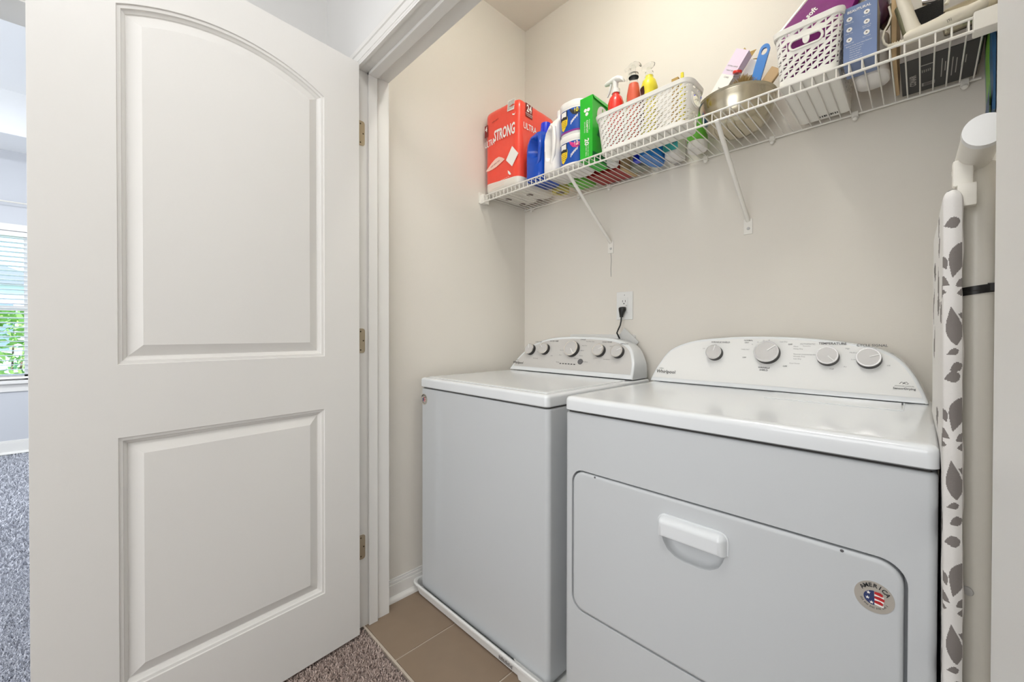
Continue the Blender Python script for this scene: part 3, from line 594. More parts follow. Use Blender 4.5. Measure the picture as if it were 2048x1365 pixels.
for s, x, z, sz in (('ON', -.505, 1.049, .0055), ('OFF', -.542, 1.035, .005), ('70', -.392, 1.053, .005), ('60', -.376, 1.061, .005), ('50', -.36, 1.066, .005), ('40', -.345, 1.0675, .005), ('Less Dry', -.305, 1.063, .0055), ('AUTOMATIC', -.243, 1.057, .0065), ('SensorDry', -.245, 1.051, .0045), ('More', -.272, 1.049, .0055), ('Heavy Dry', -.266, 1.042, .0055), ('TIMED DRY', -.411, 1.036, .005), ('Normal (recommended)', -.247, 1.026, .0060), ('Wrinkle Free', -.262, 1.019, .0055), ('Less Dry', -.266, 1.012, .0055), ('Cool Down', -.272, .998, .0055), ('High', -.149, 1.046, .0055), ('Medium', -.135, 1.035, .0055), ('Low', -.135, 1.016, .0055), ('Air', -.152, .995, .0055), ('Fluff', -.182, .987, .0055), ('Loud', -.092, 1.0475, .0045), ('On', -.0555, 1.035, .006), ('Off', -.062, 1.003, .005)):
    txt(b, s, sz, on(x, z, *G), U, dv)
b.build('panel_lettering', 'ink2', dpan, recalc=False, smooth=0)
b = B(); txt(b, 'Whirlpool', .0170, on(-.6655, .9475, *G), U, dv, bold=.012); txt(b, 'CABRIO', .005, on(-.684, .9590, *G), U, dv)
txt(b, 'SensorDrying', .0078, on(-.031, .946, *G), U, dv, bold=.012); txt(b, 'ADVANCED MOISTURE', .0035, on(-.031, .9525, *G), U, dv)
for pth in ([(-.04, .958), (-.036, .963), (-.032, .9595), (-.027, .9635), (-.023, .959), (-.027, .9575)], [(-.034, .9575), (-.031, .962), (-.029, .9575)]): b.tube([on(x, z, *G) for x, z in pth], .0006, 5)
b.build('maker_lettering', 'inkd', dpan, recalc=False, smooth=0)
for fx in (DX0+.05, DX1-.05):
    for fy in (1.0, 1.5): B().lathe([(.02, 0), (.02, .021)], (fx, fy, 0), 12).build('foot', 'dark', dr)

# ================================================================== OUTLET, PLUG, TAG
ow = thing('power_outlet', 'white wall outlet plate above the washing machine', 'outlet', (-.914, 1.6, 1.21))
b = B(); b.box(-.955, -.877, 1.6015, YB, 1.150, 1.272, r=.0025); b.build('cover_plate', 'plast', ow)
bx(-.934, -.899, 1.5995, 1.603, 1.178, 1.246, r=.001).build('receptacle', 'plast', ow)
b = B()
for xx in (-.9235, -.9105): b.poly([(xx-.0011, 1.5992, 1.226), (xx+.0011, 1.5992, 1.226), (xx+.0011, 1.5992, 1.235), (xx-.0011, 1.5992, 1.235)])
b.lathe([(.0028, 0), (.0028, .0003)], (-.917, 1.5993, 1.220), 10, (0, -1, 0)); b.build('slots', 'inkd', ow, recalc=False)
b = B(); b.lathe([(.0028, 0), (.002, .001)], (-.916, 1.6013, 1.257), 10, (0, -1, 0)); b.box(-.908, -.903, 1.5985, 1.601, 1.209, 1.214); b.build('screw', 'knobf', ow)
pg = thing('power_plug', 'black plug and cord in the wall outlet', 'plug', (-.92, 1.58, 1.19))
b = B(); 
def pr(cx, hw, y0, y1, z): return [(cx+hw*math.cos(a), (y0+y1)/2+(y1-y0)/2*math.sin(a), z) for a in [2*PI*i/14 for i in range(14)]]
b.loft([pr(-.917, .013, 1.580, 1.5985, 1.205), pr(-.917, .0165, 1.572, 1.599, 1.200), pr(-.917, .016, 1.571, 1.599, 1.192), pr(-.9185, .011, 1.573, 1.594, 1.178), pr(-.9195, .008, 1.575, 1.591, 1.166), pr(-.920, .0075, 1.576, 1.590, 1.160)])
b.build('plug_body', 'black', pg)
B().tube([(-.920, 1.583, 1.163), (-.919, 1.580, 1.145), (-.920, 1.574, 1.125), (-.925, 1.568, 1.108), (-.929, 1.562, 1.092), (-.93, 1.592, 1.06), (-.93, 1.594, .96)], .0032, 8).build('cord', 'black', pg)
b = B(); T0 = Matrix.Translation((-.892, 1.5915, 1.064)) @ Matrix.Rotation(math.radians(42), 4, 'Y') @ Matrix.Rotation(math.radians(6), 4, 'X')
b.T = T0; b.box(-.045, .045, -.0008, .0008, -.027, .027); tg = b.build('cord_tag', 'gtag', None); tg['label'] = 'grey white paper tag with a brown stripe on the washer cord'; tg['category'] = 'tag'
b = B(); b.T = T0; b.box(.012, .019, -.0013, .0013, -.027, -.002); b.build('brown_stripe', 'amber', tg)
obx = thing('washer_outlet_box', 'white plastic outlet box rim on the back wall behind the washing machine', 'outlet box', (-1.04, 1.6, .99))
b = B(); fr = rrect(-1.205, -.866, .900, 1.084, .006, 3); b.holed(fr, [rrect(-1.185, -.886, .920, 1.057, .004, 3)], lambda p: Vector((p[0], 1.596, p[1])))
b.loft([[(x, 1.596, z) for x, z in fr], [(x, YB, z) for x, z in offs(fr, -.002)]], False, False)
b.build('box_rim', 'plast', obx)

# ================================================================== SHELF ITEMS
ZT = ZS+.0025     # top of wires
def wrinkle_box(x0, x1, y0, y1, z0, z1, nx, ny, nz, R, amp, seed, topf=None):
    """closed rounded box as a grid, gently wrinkled; returns B"""
    from mathutils import noise
    b = B(); cx, cy, cz = (x0+x1)/2, (y0+y1)/2, (z0+z1)/2; H = Vector(((x1-x0)/2, (y1-y0)/2, (z1-z0)/2)); V = {}
    def P(p):
        key = tuple(round(q, 5) for q in p)
        if key in V: return V[key]
        q = Vector(p); inner = Vector([max(-(H[i]-R), min(H[i]-R, q[i])) for i in range(3)]); dlt = q-inner
        if dlt.length > 1e-9: q = inner+dlt.normalized()*min(R, dlt.length if min(abs(abs(p[i])-H[i]) for i in range(3)) > 1e-6 else R)
        n_ = noise.noise(Vector((q.x*18+seed, q.y*18, q.z*9)))*.6+noise.noise(Vector((q.x*50+seed, q.y*50, q.z*22)))*.4
        q = q*(1+amp*n_/max(.05, q.length)); w_ = Vector((cx, cy, cz))+q
        if topf: w_ = topf(w_)
        V[key] = b.v(w_); return V[key]
    for ax, na, nb in ((0, ny, nz), (1, nx, nz), (2, nx, ny)):
        a, c = [i for i in range(3) if i != ax]
        for s in (-1, 1):
            for i in range(na):
                for j in range(nb):
                    cs_ = []
                    for di, dj in ((0, 0), (1, 0), (1, 1), (0, 1)):
                        p = [0, 0, 0]; p[ax] = s*H[ax]; p[a] = H[a]*(2*(i+di)/na-1); p[c] = H[c]*(2*(j+dj)/nb-1); cs_.append(P(p))
                    b.f(cs_)
    return b
# ---- toilet paper pack
tp = thing('toilet_paper_pack', 'red film wrapped toilet paper pack at the left end of the wire shelf', 'toilet paper', (-1.385, 1.43, ZT))
def tpf(p):
    if p.z > 1.95: p.z += (p.z-1.95)*(-.15*(p.x+1.38)-.22*(p.y-1.43))
    return p
PX0, PX1, PY0, PY1 = -1.502, -1.272, 1.304, 1.566
b = wrinkle_box(PX0, PX1, PY0, PY1, ZT+.001, 2.150, 16, 16, 26, .028, .0022, 3, tpf)
bmesh.ops.bisect_plane(b.bm, geom=b.bm.verts[:]+b.bm.edges[:]+b.bm.faces[:], plane_co=(-1.39, 1.31, 1.803), plane_no=(.05, .0, 1))
for f in b.bm.faces:
    c = f.calc_center_median(); f.material_index = 1 if (c.z-1.803)+.05*(c.x+1.39) < 0 else 0
b.build('wrapper', ['red', 'film'], tp, smooth=60)
b = B()
for px, py in ((-1.449, 1.415), (-1.329, 1.440), (-1.453, 1.517), (-1.352, 1.535)): b.lathe([(.017, 0), (.017, .0008)], (px+.0, py, ZT-.0006), 20, (0, 0, 1)); 
b.build('roll_core_print', 'taup', tp)
yq = PY0-.0022; Zv = (0, 0, 1)
b = B()
txt(b, 'STRONG', .070, (-1.363, yq, 2.016), (1, 0, -.04), (.04, 0, 1), bold=.03, sx=.50)
txt(b, 'ULTRA', .044, (-1.464, yq, 1.998), (1, 0, .03), (-.03, 0, 1), bold=.01, sx=.5)
xq = PX1+.0022
txt(b, 'ULTRA', .040, (xq, 1.375, 2.028), (0, 1, 0), Zv, bold=.01, sx=.72)
db_ = B(); db_.poly([(-1.352, yq, 1.885), (-1.312, yq, 1.846), (-1.272, yq-.0004, 1.893), (-1.312, yq, 1.938)]); db_.build('diamond_print', 'white', tp, recalc=False)
b.build('white_lettering', 'white', tp, recalc=False, smooth=0); b = B()
b.poly([(-1.352, yq, 1.886), (-1.345, yq-.001, 1.881), (-1.339, yq-.001, 1.882)])
b.poly([(-1.340, yq, 1.836), (-1.325, yq, 1.824), (-1.318, yq, 1.812), (-1.328, yq, 1.812), (-1.338, yq, 1.822)])
b.poly([(-1.312, yq, 2.084), (-1.296, yq, 2.079), (-1.288, yq, 2.086), (-1.298, yq, 2.073), (-1.31, yq, 2.077)])
b.build('bird_print', 'white', tp, recalc=False, smooth=0)
b = B(); L = [(-1.492, 1.872), (-1.472, 1.868), (-1.445, 1.869), (-1.415, 1.874), (-1.385, 1.884), (-1.360, 1.893), (-1.378, 1.906), (-1.400, 1.916), (-1.425, 1.913), (-1.452, 1.900), (-1.475, 1.884)]
b.poly([(x, yq, z) for x, z in L])
for i in range(3):
    z = 1.836-i*.011-.008; 
    for j in range(13-i*2):
        x = -1.478+i*.006+j*.0115; b.poly([(x, yq, z+j*.0009-.034), (x+.008, yq, z+j*.0009-.034), (x+.008, yq, z+j*.0009-.0322), (x, yq, z+j*.0009-.0322)])
b.build('pale_print', 'pink', tp, recalc=False, smooth=0)
b = B(); txt(b, 'soft when wet', .011, (-1.425, yq-.0004, 1.890), (1, 0, .25), (-.25, 0, 1)); txt(b, 'toilet paper', .010, (-1.425, yq, 2.094), (1, 0, .1), (-.1, 0, 1)); b.build('small_lettering', 'dred', tp, recalc=False, smooth=0)
b = B(); b.poly([(xq, 1.345, 2.075), (xq, 1.392, 2.072), (xq, 1.392, 2.132), (xq, 1.345, 2.136)]); b.poly([(-1.500, yq, 2.035), (-1.478, yq, 2.034), (-1.478, yq, 2.092), (-1.500, yq, 2.092)]); bd = b.build('count_badge', 'dred', tp, recalc=False)
b = B(); txt(b, '24', .044, (xq+.0006, 1.3685, 2.112), (0, 1, 0), Zv, bold=.03, sx=.75); txt(b, 'MEGA ROLLS', .008, (xq+.0006, 1.3685, 2.088), (0, 1, 0), Zv); txt(b, '= 96 REGULAR', .0065, (xq+.0006, 1.3685, 2.080), (0, 1, 0), Zv); txt(b, '4', .034, (-1.488, yq-.0006, 2.072), (1, 0, 0), Zv, bold=.03, sx=.8); b.build('badge_lettering', 'white', bd, recalc=False, smooth=0)
b = B(); b.poly([(-1.345, yq, 2.105), (-1.300, yq, 2.100), (-1.300, yq+.006, 2.152), (-1.345, yq+.006, 2.156)]); bc_ = b.build('barcode', 'white', tp, recalc=False)
b = B()
for i in range(11): x = -1.3415+i*.0037; wq = .0008+.0010*((i*7) % 3)/2; b.poly([(x, yq-.0006, 2.108), (x+wq, yq-.0006, 2.108), (x+wq, yq+.0052, 2.150), (x, yq+.0052, 2.150)])
b.build('barcode_bars', 'taup', bc_, recalc=False)

# ---- jugs: body as superellipse stack, with a through handle
def jug(name, label, x, y, a, c, H, matn, capm, handle_side, capx, caph, capr, loops, hz0, hz1, cat='bottle', hx=.35):
    t = thing(name, label, cat, (x, y, ZT))
    def ring(sa, sc, z, dx=0, n=28, e=.55):
        return [(x+dx+sa*math.copysign(abs(math.cos(q))**e, math.cos(q)), y+sc*math.copysign(abs(math.sin(q))**e, math.sin(q)), z) for q in [2*PI*i/n for i in range(n)]]
    b = B(); b.loft([ring(a*s1, c*s2, ZT+H*h, dx) for s1, s2, h, dx in loops]); bo = b.build('body', matn, t, smooth=60)
    # recess + handle bar
    hb = B(); 
    return t, bo
bt = thing('blue_detergent_bottle', 'glossy blue bottle with handle and blue cap beside the toilet paper', 'bottle', (-1.185, 1.39, ZT))
def ring2(x0, x1, y0, y1, z, e=.5, n=32):
    cx, cy, a, c = (x0+x1)/2, (y0+y1)/2, (x1-x0)/2, (y1-y0)/2
    return [(cx+a*math.copysign(abs(math.cos(q))**e, math.cos(q)), cy+c*math.copysign(abs(math.sin(q))**e, math.sin(q)), z) for q in [2*PI*i/n for i in range(n)]]
def bottle_body(t, secs, m, dent=None, n=32, name='body'):
    b = B(); R_ = []
    # resample for smooth height steps
    Z = [s[4] for s in secs]; st = []
    for i in range(len(secs)-1):
        for k in range(6):
            f = k/6; s0, s1 = secs[i], secs[i+1]; st.append([s0[j]+(s1[j]-s0[j])*f for j in range(6)])
    st.append(list(secs[-1]))
    for s in st:
        rg_ = ring2(*s[:5], e=s[5], n=n)
        if dent: rg_ = [dent(Vector(p)) for p in rg_]
        R_.append(rg_)
    b.loft(R_); return b.build(name, m, t, smooth=60)
def dent_fn(cx, cy, cz, rx, rz, depth, side):         # pushes the +x/-y side in to shape a handle recess
    def f(p):
        q = ((p.x-cx)/rx)**2+((p.z-cz)/rz)**2
        if q < 1 and ((p.y < cy) if side < 0 else (p.y > cy)): p.y += -side*depth*(1-q)**.6*1.0
        return p
    return f
bottle_body(bt, [(-1.240, -1.148, 1.312, 1.452, ZT, .5), (-1.244, -1.145, 1.308, 1.456, ZT+.006, .45), (-1.244, -1.145, 1.308, 1.456, ZT+.135, .45), (-1.241, -1.145, 1.309, 1.452, ZT+.165, .5), (-1.230, -1.147, 1.312, 1.440, ZT+.190, .6), (-1.210, -1.152, 1.325, 1.420, ZT+.208, .8), (-1.196, -1.158, 1.350, 1.40, ZT+.214, 1)], 'blue', dent_fn(-1.182, 1.38, ZT+.135, .017, .052, .075, -1))
B().lathe([(.0225, 0), (.0225, .008), (.024, .010), (.0225, .046), (.021, .049), (.001, .050)], (-1.172, 1.372, ZT+.208), 24).build('cap', 'blued', bt)
b = B(); b.tube([(-1.190, 1.330, ZT+.20), (-1.160, 1.316, ZT+.185), (-1.152, 1.311, ZT+.14), (-1.157, 1.312, ZT+.08), (-1.176, 1.318, ZT+.056)], .008, 8); b.build('handle', 'blue', bt, smooth=60)
jg = thing('white_jug', 'white plastic jug with moulded handle right of the blue bottle', 'jug', (-1.10, 1.40, ZT))
bottle_body(jg, [(-1.137, -1.072, 1.318, 1.452, ZT, .5), (-1.142, -1.068, 1.312, 1.456, ZT+.006, .45), (-1.142, -1.068, 1.312, 1.456, ZT+.15, .45), (-1.139, -1.069, 1.315, 1.452, ZT+.180, .55), (-1.130, -1.072, 1.325, 1.44, ZT+.210, .65), (-1.115, -1.075, 1.340, 1.42, ZT+.232, .8), (-1.108, -1.080, 1.36, 1.40, ZT+.250, 1), (-1.108, -1.080, 1.362, 1.398, ZT+.262, 1)], 'jug', dent_fn(-1.106, 1.39, ZT+.13, .018, .062, .075, -1))
b = B(); b.tube([(-1.108, 1.335, ZT+.215), (-1.085, 1.322, ZT+.195), (-1.076, 1.316, ZT+.14), (-1.080, 1.314, ZT+.08), (-1.094, 1.318, ZT+.045)], .008, 8); b.build('handle', 'jug', jg, smooth=60)
B().lathe([(.018, 0), (.018, .022), (.001, .023)], (-1.094, 1.38, ZT+.260), 20).build('cap', 'jug', jg)
# ---- laundry tubs
def tub(z0, label, lidm, badge, badm, seal, lh=.018):
    cx, cy = -1.003, 1.378; a = .0635
    t = thing('detergent_tub', label, 'tub', (cx, cy, z0), 'stacked detergent tubs')
    def rg3(s, z, e=.72): return ring2(cx-a*s, cx+a*s, cy-.068*s, cy+.068*s, z, e=e, n=40)
    b = B(); b.loft([rg3(.90, z0), rg3(.96, z0+.006), rg3(.975, z0+.02), rg3(1.0, z0+.103), rg3(.985, z0+.108)]); b.build('body', 'jug', t, smooth=50)
    def band(s0, s1, za, zb, m, nm, u0=0, u1=40, grow=.003):
        b = B(); A_ = [Vector(p) for p in ring2(cx-a*s0-grow, cx+a*s0+grow, cy-.068*s0-grow, cy+.068*s0+grow, za, e=.72, n=40)]; C_ = [Vector(p) for p in ring2(cx-a*s1-grow, cx+a*s1+grow, cy-.068*s1-grow, cy+.068*s1+grow, zb, e=.72, n=40)]
        va = [b.v(p) for p in A_]; vb = [b.v(p) for p in C_]
        for i in range(u0, u1): b.f((va[i % 40], va[(i+1) % 40], vb[(i+1) % 40], vb[i % 40]))
        return b.build(nm, m, t, smooth=60, recalc=False)
    band(.977, .998, z0+.016, z0+.100, 'lblue', 'label', grow=.0006)
    band(.975, .977, z0+.009, z0+.016, 'lpurp' if seal else 'white', 'label_edge', grow=.0007)
    b = B(); b.loft([rg3(1.0, z0+.106), rg3(1.02, z0+.110), rg3(1.02, z0+.110+lh-.005), rg3(.99, z0+.110+lh), rg3(.9, z0+.112+lh)]); b.build('lid', lidm, t, smooth=50)
    # prints follow the curved front-left face
    def S(x, z, d=.0016):
        s = .977+.021*((z-z0-.018)/.096); X = (x-cx)/(a*s+.0006); X = max(-.999, min(.999, X)); yy = cy-(.068*s+.0006)*(1-abs(X)**(2/.72))**(.72/2); return Vector((x, yy-d, z))
    def strip(pts, m, nm, par, d):
        b = B(); cx_ = sum(p[0] for p in pts)/len(pts); cz_ = sum(p[1] for p in pts)/len(pts); n = len(pts)
        c = b.v(S(cx_, z0+cz_, d)); mid = [b.v(S((p[0]+cx_)/2, z0+(p[1]+cz_)/2, d)) for p in pts]; o_ = [b.v(S(p[0], z0+p[1], d)) for p in pts]
        for i in range(n): b.f((c, mid[i], mid[(i+1) % n])); b.f((mid[i], o_[i], o_[(i+1) % n], mid[(i+1) % n]))
        return b.build(nm, m, par, recalc=False)
    strip([(-1.034, .026), (-1.026, .019), (-1.019, .025), (-1.006, .042), (-1.004, .065), (-1.006, .075), (-1.038, .075), (-1.040, .06), (-1.038, .038)], 'lyel', 'yellow_print', t, .0014)
    bp = strip([(-1.040, .062), (-1.006, .062), (-1.006, .098), (-1.040, .098)], 'inkd', 'black_print', t, .0022)
    strip([(-1.037, .074), (-1.010, .074), (-1.010, .095), (-1.037, .095)], 'white', 'white_print', t, .0028)
    b = B()
    for i in range(4):
        for j in range(3): x = -1.034+j*.009; z = .033+i*.0075; b.poly([S(x, z0+z, .003), S(x+.0055, z0+z, .003), S(x+.0055, z0+z+.002, .003), S(x, z0+z+.002, .003)])
    b.build('small_lettering', 'inkd', t, recalc=False)
    b = B()
    for i in range(5): x = -.990+i*.006; b.poly([S(x, z0+.035+i*.006), S(x+.004, z0+.038+i*.006), S(x+.006, z0+.053+i*.005), S(x+.002, z0+.049+i*.005)])
    b.build('white_streaks', 'white', t, recalc=False)
    strip([(-.990, .086), (-.980, .074), (-.962, .070), (-.948, .075), (-.945, .099), (-.996, .099)], badm, 'count_badge', t, .0016)
    b = B(); txt(b, badge, .024, S(-.966, z0+.086, .003), (1, 0, 0), Zv, bold=.03); b.build('badge_lettering', 'yelp' if badm == 'inkd' else 'pink', t, recalc=False, smooth=0)
tub(ZT, 'lower of two stacked blue labelled detergent tubs', 'jug', '12', 'lpink', False)
tub(ZT+.1305, 'upper detergent tub with yellow topped white lid, stacked on the other', 'jug', '10', 'inkd', True, .023)
t = bpy.data.objects['detergent_tub.001']
b = B(); b.lathe([(.053, 0), (.051, .004), (.001, .005)], (-1.003, 1.378, ZT+.1305+.135), 32); b.build('lid_seal', 'yelp', t)
# ---- green carton
gc = thing('green_carton', 'bright green upright carton of bags left of the long white basket', 'carton', (-.908, 1.37, ZT))
b = B(); gx0, gx1, gy0, gy1, gz1 = -.9395, -.8825, 1.303, 1.436, 1.995
b.box(gx0, gx1, gy0, gy1, ZT, gz1, r=.001, seg=1); b.build('box', 'green', gc)
b = B(); b.poly([(gx1+.0006, gy0+.002, ZT+.002), (gx1+.0006, gy1, ZT+.002), (gx1+.0006, gy1, ZT+.028), (gx1+.0006, gy0+.002, ZT+.028)]); b.poly([(gx1+.0006, gy0+.03, 1.85), (gx1+.0006, gy1, 1.83), (gx1+.0006, gy1, 1.90), (gx1+.0006, gy0+.05, 1.90)]); b.build('side_print', 'dgreen', gc, recalc=False)
b = B(); b.loft([[(gx1-.0002, gy0+.002, gz1), (gx1-.0002, gy1, gz1), (gx1+.003, gy1, gz1-.018), (gx1+.003, gy0+.01, gz1-.012)], [(gx1+.0004, gy0+.002, gz1+.0006), (gx1+.0004, gy1, gz1+.0006), (gx1+.0045, gy1, gz1-.018), (gx1+.0045, gy0+.01, gz1-.012)]]); b.build('tuck_flap', 'green', gc)
b = B(); c0 = Vector((gx1+.0010, gy0+.072, 1.928)); b.poly([c0+Vector((0, .042*math.cos(a), .044*math.sin(a))) for a in [2*PI*i/28 for i in range(28)]]); cp = b.build('round_print', 'white', gc, recalc=False)
b = B(); rnd = random.Random(5)
for i in range(14):
    a = rnd.random()*6.28; q = .030*math.sqrt(rnd.random()); c = c0+Vector((.0006, q*math.cos(a), q*math.sin(a))); s = .008; b.poly([c+Vector((0, s*math.cos(t_)*.5, s*math.sin(t_))) for t_ in (0, 1.2, 2.6, 4, 5.2)])
b.build('food_print', 'lgreen', cp, recalc=False)
b = B(); gx = (gx0+gx1)/2+.004; yy = gy0-.0003; D_ = (0, 0, -1); E_ = (1, 0, 0)
for q in range(3): a = q*2*PI/3+.5; b.poly([(gx+.008*math.cos(a)+.007*math.cos(t_), yy-.0006, 1.938+.010*math.sin(a)+.007*math.sin(t_)) for t_ in [2*PI*i/10 for i in range(10)][::-1]])
txt(b, '20', .026, (gx-.001, yy, 1.822), D_, E_, bold=.03); txt(b, 'COMPOST', .0105, (gx+.001, yy, 1.880), D_, E_, bold=.02); txt(b, 'KITCHEN BAGS', .006, (gx-.010, yy, 1.880), D_, E_); txt(b, 'FOOD WASTE', .006, (gx+.011, yy, 1.885), D_, E_)
txt(b, 'STURDY SMALL BAGS', .0045, (gx+.006, yy, 1.788), D_, E_, bold=.01); txt(b, 'STURDY SMALL', .0060, (gx-.003, yy, 1.788), D_, E_, bold=.01)
b.build('white_lettering', 'white', gc, recalc=False, smooth=0)

# ---- perforated baskets
def basket(t, x0, x1, y0, y1, z0, H, flare, r, nper, nrow, handle, m='bask', fr=None):
    """handle: list of (test(x,y,v))"""
    per = 2*((x1-x0)+(y1-y0))
    def base(n):
        # evenly spaced points round a rounded rectangle
        dense = rrect(x0, x1, y0, y1, r, 8); L = [0]
        for i in range(len(dense)): L.append(L[-1]+(Vector(dense[(i+1) % len(dense)])-Vector(dense[i])).length)
        out = []
        for k in range(n):
            s = L[-1]*k/n; i = max(j for j in range(len(dense)) if L[j] <= s+1e-12); f = (s-L[i])/max(1e-9, L[i+1]-L[i]); out.append(Vector(dense[i]).lerp(Vector(dense[(i+1) % len(dense)]), f))
        return out
    P0 = base(nper*2); C = Vector(((x0+x1)/2, (y0+y1)/2)); n2 = len(P0)
    def W(k2, v, ins=0):       # k2 in half-cell units (float), v 0..1
        k0 = int(math.floor(k2)) % n2; f = k2-math.floor(k2); p = P0[k0].lerp(P0[(k0+1) % n2], f)
        dx = (p.x-C.x)/((x1-x0)/2); dy = (p.y-C.y)/((y1-y0)/2)
        return Vector((p.x+dx*(flare*v-ins), p.y+dy*(flare*v-ins), z0+H*v))
    va, vb = .10, .90; b = B(); TH = .0018
    def cellpts(i, j): 
        return [(2*i, va+(vb-va)*j/nrow), (2*i+2, va+(vb-va)*j/nrow), (2*i+2, va+(vb-va)*(j+1)/nrow), (2*i, va+(vb-va)*(j+1)/nrow)]
    skip = lambda i, j: handle(W(2*i+1, 0), va+(vb-va)*(j+.5)/nrow)
    for j in range(nrow):
        for i in range(nper):
            s = skip(i, j)
            if s == 2: continue
            q = cellpts(i, j)
            odd = (i+j) % 2
            hp_ = [(.08, .30), (.5, .18), (.90, .08), (.90, .80)] if odd else [(.10, .20), (.50, .55), (.92, .92), (.10, .92)]
            for ins in (0, TH):
                o_ = [b.v(W(a, v, ins)) for a, v in q]
                if s == 1: b.f(o_); continue
                h_ = [b.v(W(q[0][0]+2*hx, q[0][1]+(q[2][1]-q[0][1])*hz, ins)) for hx, hz in hp_]
                for k in range(4): b.f((o_[k], o_[(k+1) % 4], h_[(k+1) % 4], h_[k]))
                if ins == 0: H0 = h_
                else:
                    for k in range(4): b.f((H0[k], H0[(k+1) % 4], h_[(k+1) % 4], h_[k]))
    b.build('side_wall', m, t, recalc=False, smooth=30)
    b = B(); R_ = range(n2)
    b.loft([[W(k, .0, .004) for k in R_], [W(k, .0, 0) for k in R_], [W(k, .02, -.0008) for k in R_], [W(k, .095, -.0008) for k in R_], [W(k, .105, 0) for k in R_], [W(k, .105, TH) for k in R_], [W(k, .02, TH) for k in R_]], cap0=True, cap1=True)
    b.build('base', m, t, smooth=50)
    b = B(); b.loft([[W(k, .89, -.0005) for k in R_], [W(k, .90, -.0035) for k in R_], [W(k, .985, -.0045) for k in R_], [W(k, 1.0, -.0015) for k in R_], [W(k, 1.0, .0015) for k in R_], [W(k, .985, .0025) for k in R_], [W(k, .89, TH) for k in R_]], cap0=False, cap1=False)
    b.build('rim', m, t, smooth=50)
    return W
b1 = thing('long_storage_basket', 'long low white perforated plastic basket of spray bottles on the shelf', 'basket', (-.70, 1.345, ZT))
def h1(p, v):
    if p.x > -.53 and abs(p.y-1.347) < .030 and .50 < v < .74: return 2
    if p.x > -.535 and abs(p.y-1.347) < .042 and .42 < v < .82: return 1
    return 0
W1 = basket(b1, -.848, -.528, 1.300, 1.396, ZT, .139, .016, .028, 66, 11, h1)
b = B(); e = [(1.347+.029*math.cos(a)*1.1, .62+.13*math.sin(a)) for a in [2*PI*i/20 for i in range(20)]]
b.tube([(-.528+.016*v+.001, y, ZT+.139*v) for y, v in e], .003, 6, closed=True); b.build('handle_rim', 'bask', b1)
b2 = thing('short_storage_basket', 'white perforated plastic basket holding a purple packet, end on to the shelf front', 'basket', (-.214, 1.435, ZT))
def h2(p, v):
    if p.y < 1.31 and abs(p.x+.217) < .0335 and .54 < v < .76: return 2
    if p.y < 1.31 and abs(p.x+.217) < .042 and .46 < v < .84: return 1
    return 0
W2 = basket(b2, -.277, -.153, 1.294, 1.575, ZT, .146, .011, .015, 64, 10, h2)
b = B(); e = [(-.217+math.copysign(.024, math.cos(a))+.011*math.cos(a), .65+.085*math.sin(a)) for a in [2*PI*(i+.5)/24 for i in range(24)]]
b.tube([(x, 1.294-.011*v-.001, ZT+.146*v) for x, v in e], .0032, 6, closed=True); b.build('handle_rim', 'bask', b2)
b = B(); v_ = .73; b.prism([(-.216+.0075*math.cos(a)*1.0, ZT+.146*.65+.004+.012*math.sin(a)) for a in [PI+PI*i/10 for i in range(11)]]+[(-.2085, ZT+.112), (-.2235, ZT+.112)], 'y', 1.283, 1.286); b.build('handle_tab', 'bask', b2)
b = B(); bz = ZT-.0006
for i in range(9): xx = -.225+i*.0052; b.poly([(xx, 1.548, bz), (xx+.002+.001*(i % 3), 1.548, bz), (xx+.002+.001*(i % 3), 1.560, bz), (xx, 1.560, bz)][::-1])
b.build('moulded_mark', 'inkd', b2, recalc=False)

# ---- spray bottles in basket 1
def spray(t, x, y, z0, H, rad, bodym, headm, fluid=None, ang=0, hs=1, neck=.012, waist=True, tilt=0):
    pr_ = [(rad*.85, 0), (rad, .006), (rad, H*.45), (rad*.98, H*.6), (rad*.95, H*.82), (rad*.78, H*.90), (neck, H*.97), (neck, H)] if waist else [(rad*.9, 0), (rad, .005), (rad, H*.75), (rad*.8, H*.86), (neck, H*.96), (neck, H)]
    B().lathe(pr_, (x, y, z0), 24).build('body', bodym, t, smooth=60)
    B().lathe([(neck+.003, 0), (neck+.003, .014), (neck*.8, .016)], (x, y, z0+H-.002), 20).build('collar', headm, t)
    b = B(); b.T = Matrix.Translation((x, y, z0+H+.012)) @ Matrix.Rotation(ang, 4, 'Z') @ Matrix.Scale(hs, 4)
    def hr(xc, hz, hw, zc): return [(xc, hw*math.cos(a), zc+hz*math.sin(a)) for a in [2*PI*i/14 for i in range(14)]]
    b.loft([hr(.052, .0065, .006, .043), hr(.046, .0085, .007, .043), hr(.030, .010, .009, .041), hr(.010, .012, .011, .040), (hr(-.012, .012, .012, .035)), hr(-.030, .010, .011, .025), hr(-.038, .006, .008, .016)])
    b.lathe([(.009, 0), (.010, .015), (.011, .035)], (.002, 0, 0), 14); hd = b.build('spray_head', headm, t, smooth=60)
    b = B(); b.T = Matrix.Translation((x, y, z0+H+.012)) @ Matrix.Rotation(ang, 4, 'Z') @ Matrix.Scale(hs, 4)
    b.tube([(.022, 0, .036), (.027, 0, .020), (.034, 0, .004), (.043, 0, -.008)], [.005, .0045, .004, .003], 8); b.build('trigger', headm, hd, smooth=60)
zb = ZT+.006
s1 = thing('spray_bottle', 'red spray bottle with white trigger head in the long basket', 'spray bottle', (-.800, 1.352, zb)); spray(s1, -.803, 1.337, zb, .218, .030, 'redp', 'plast', ang=PI*.93)
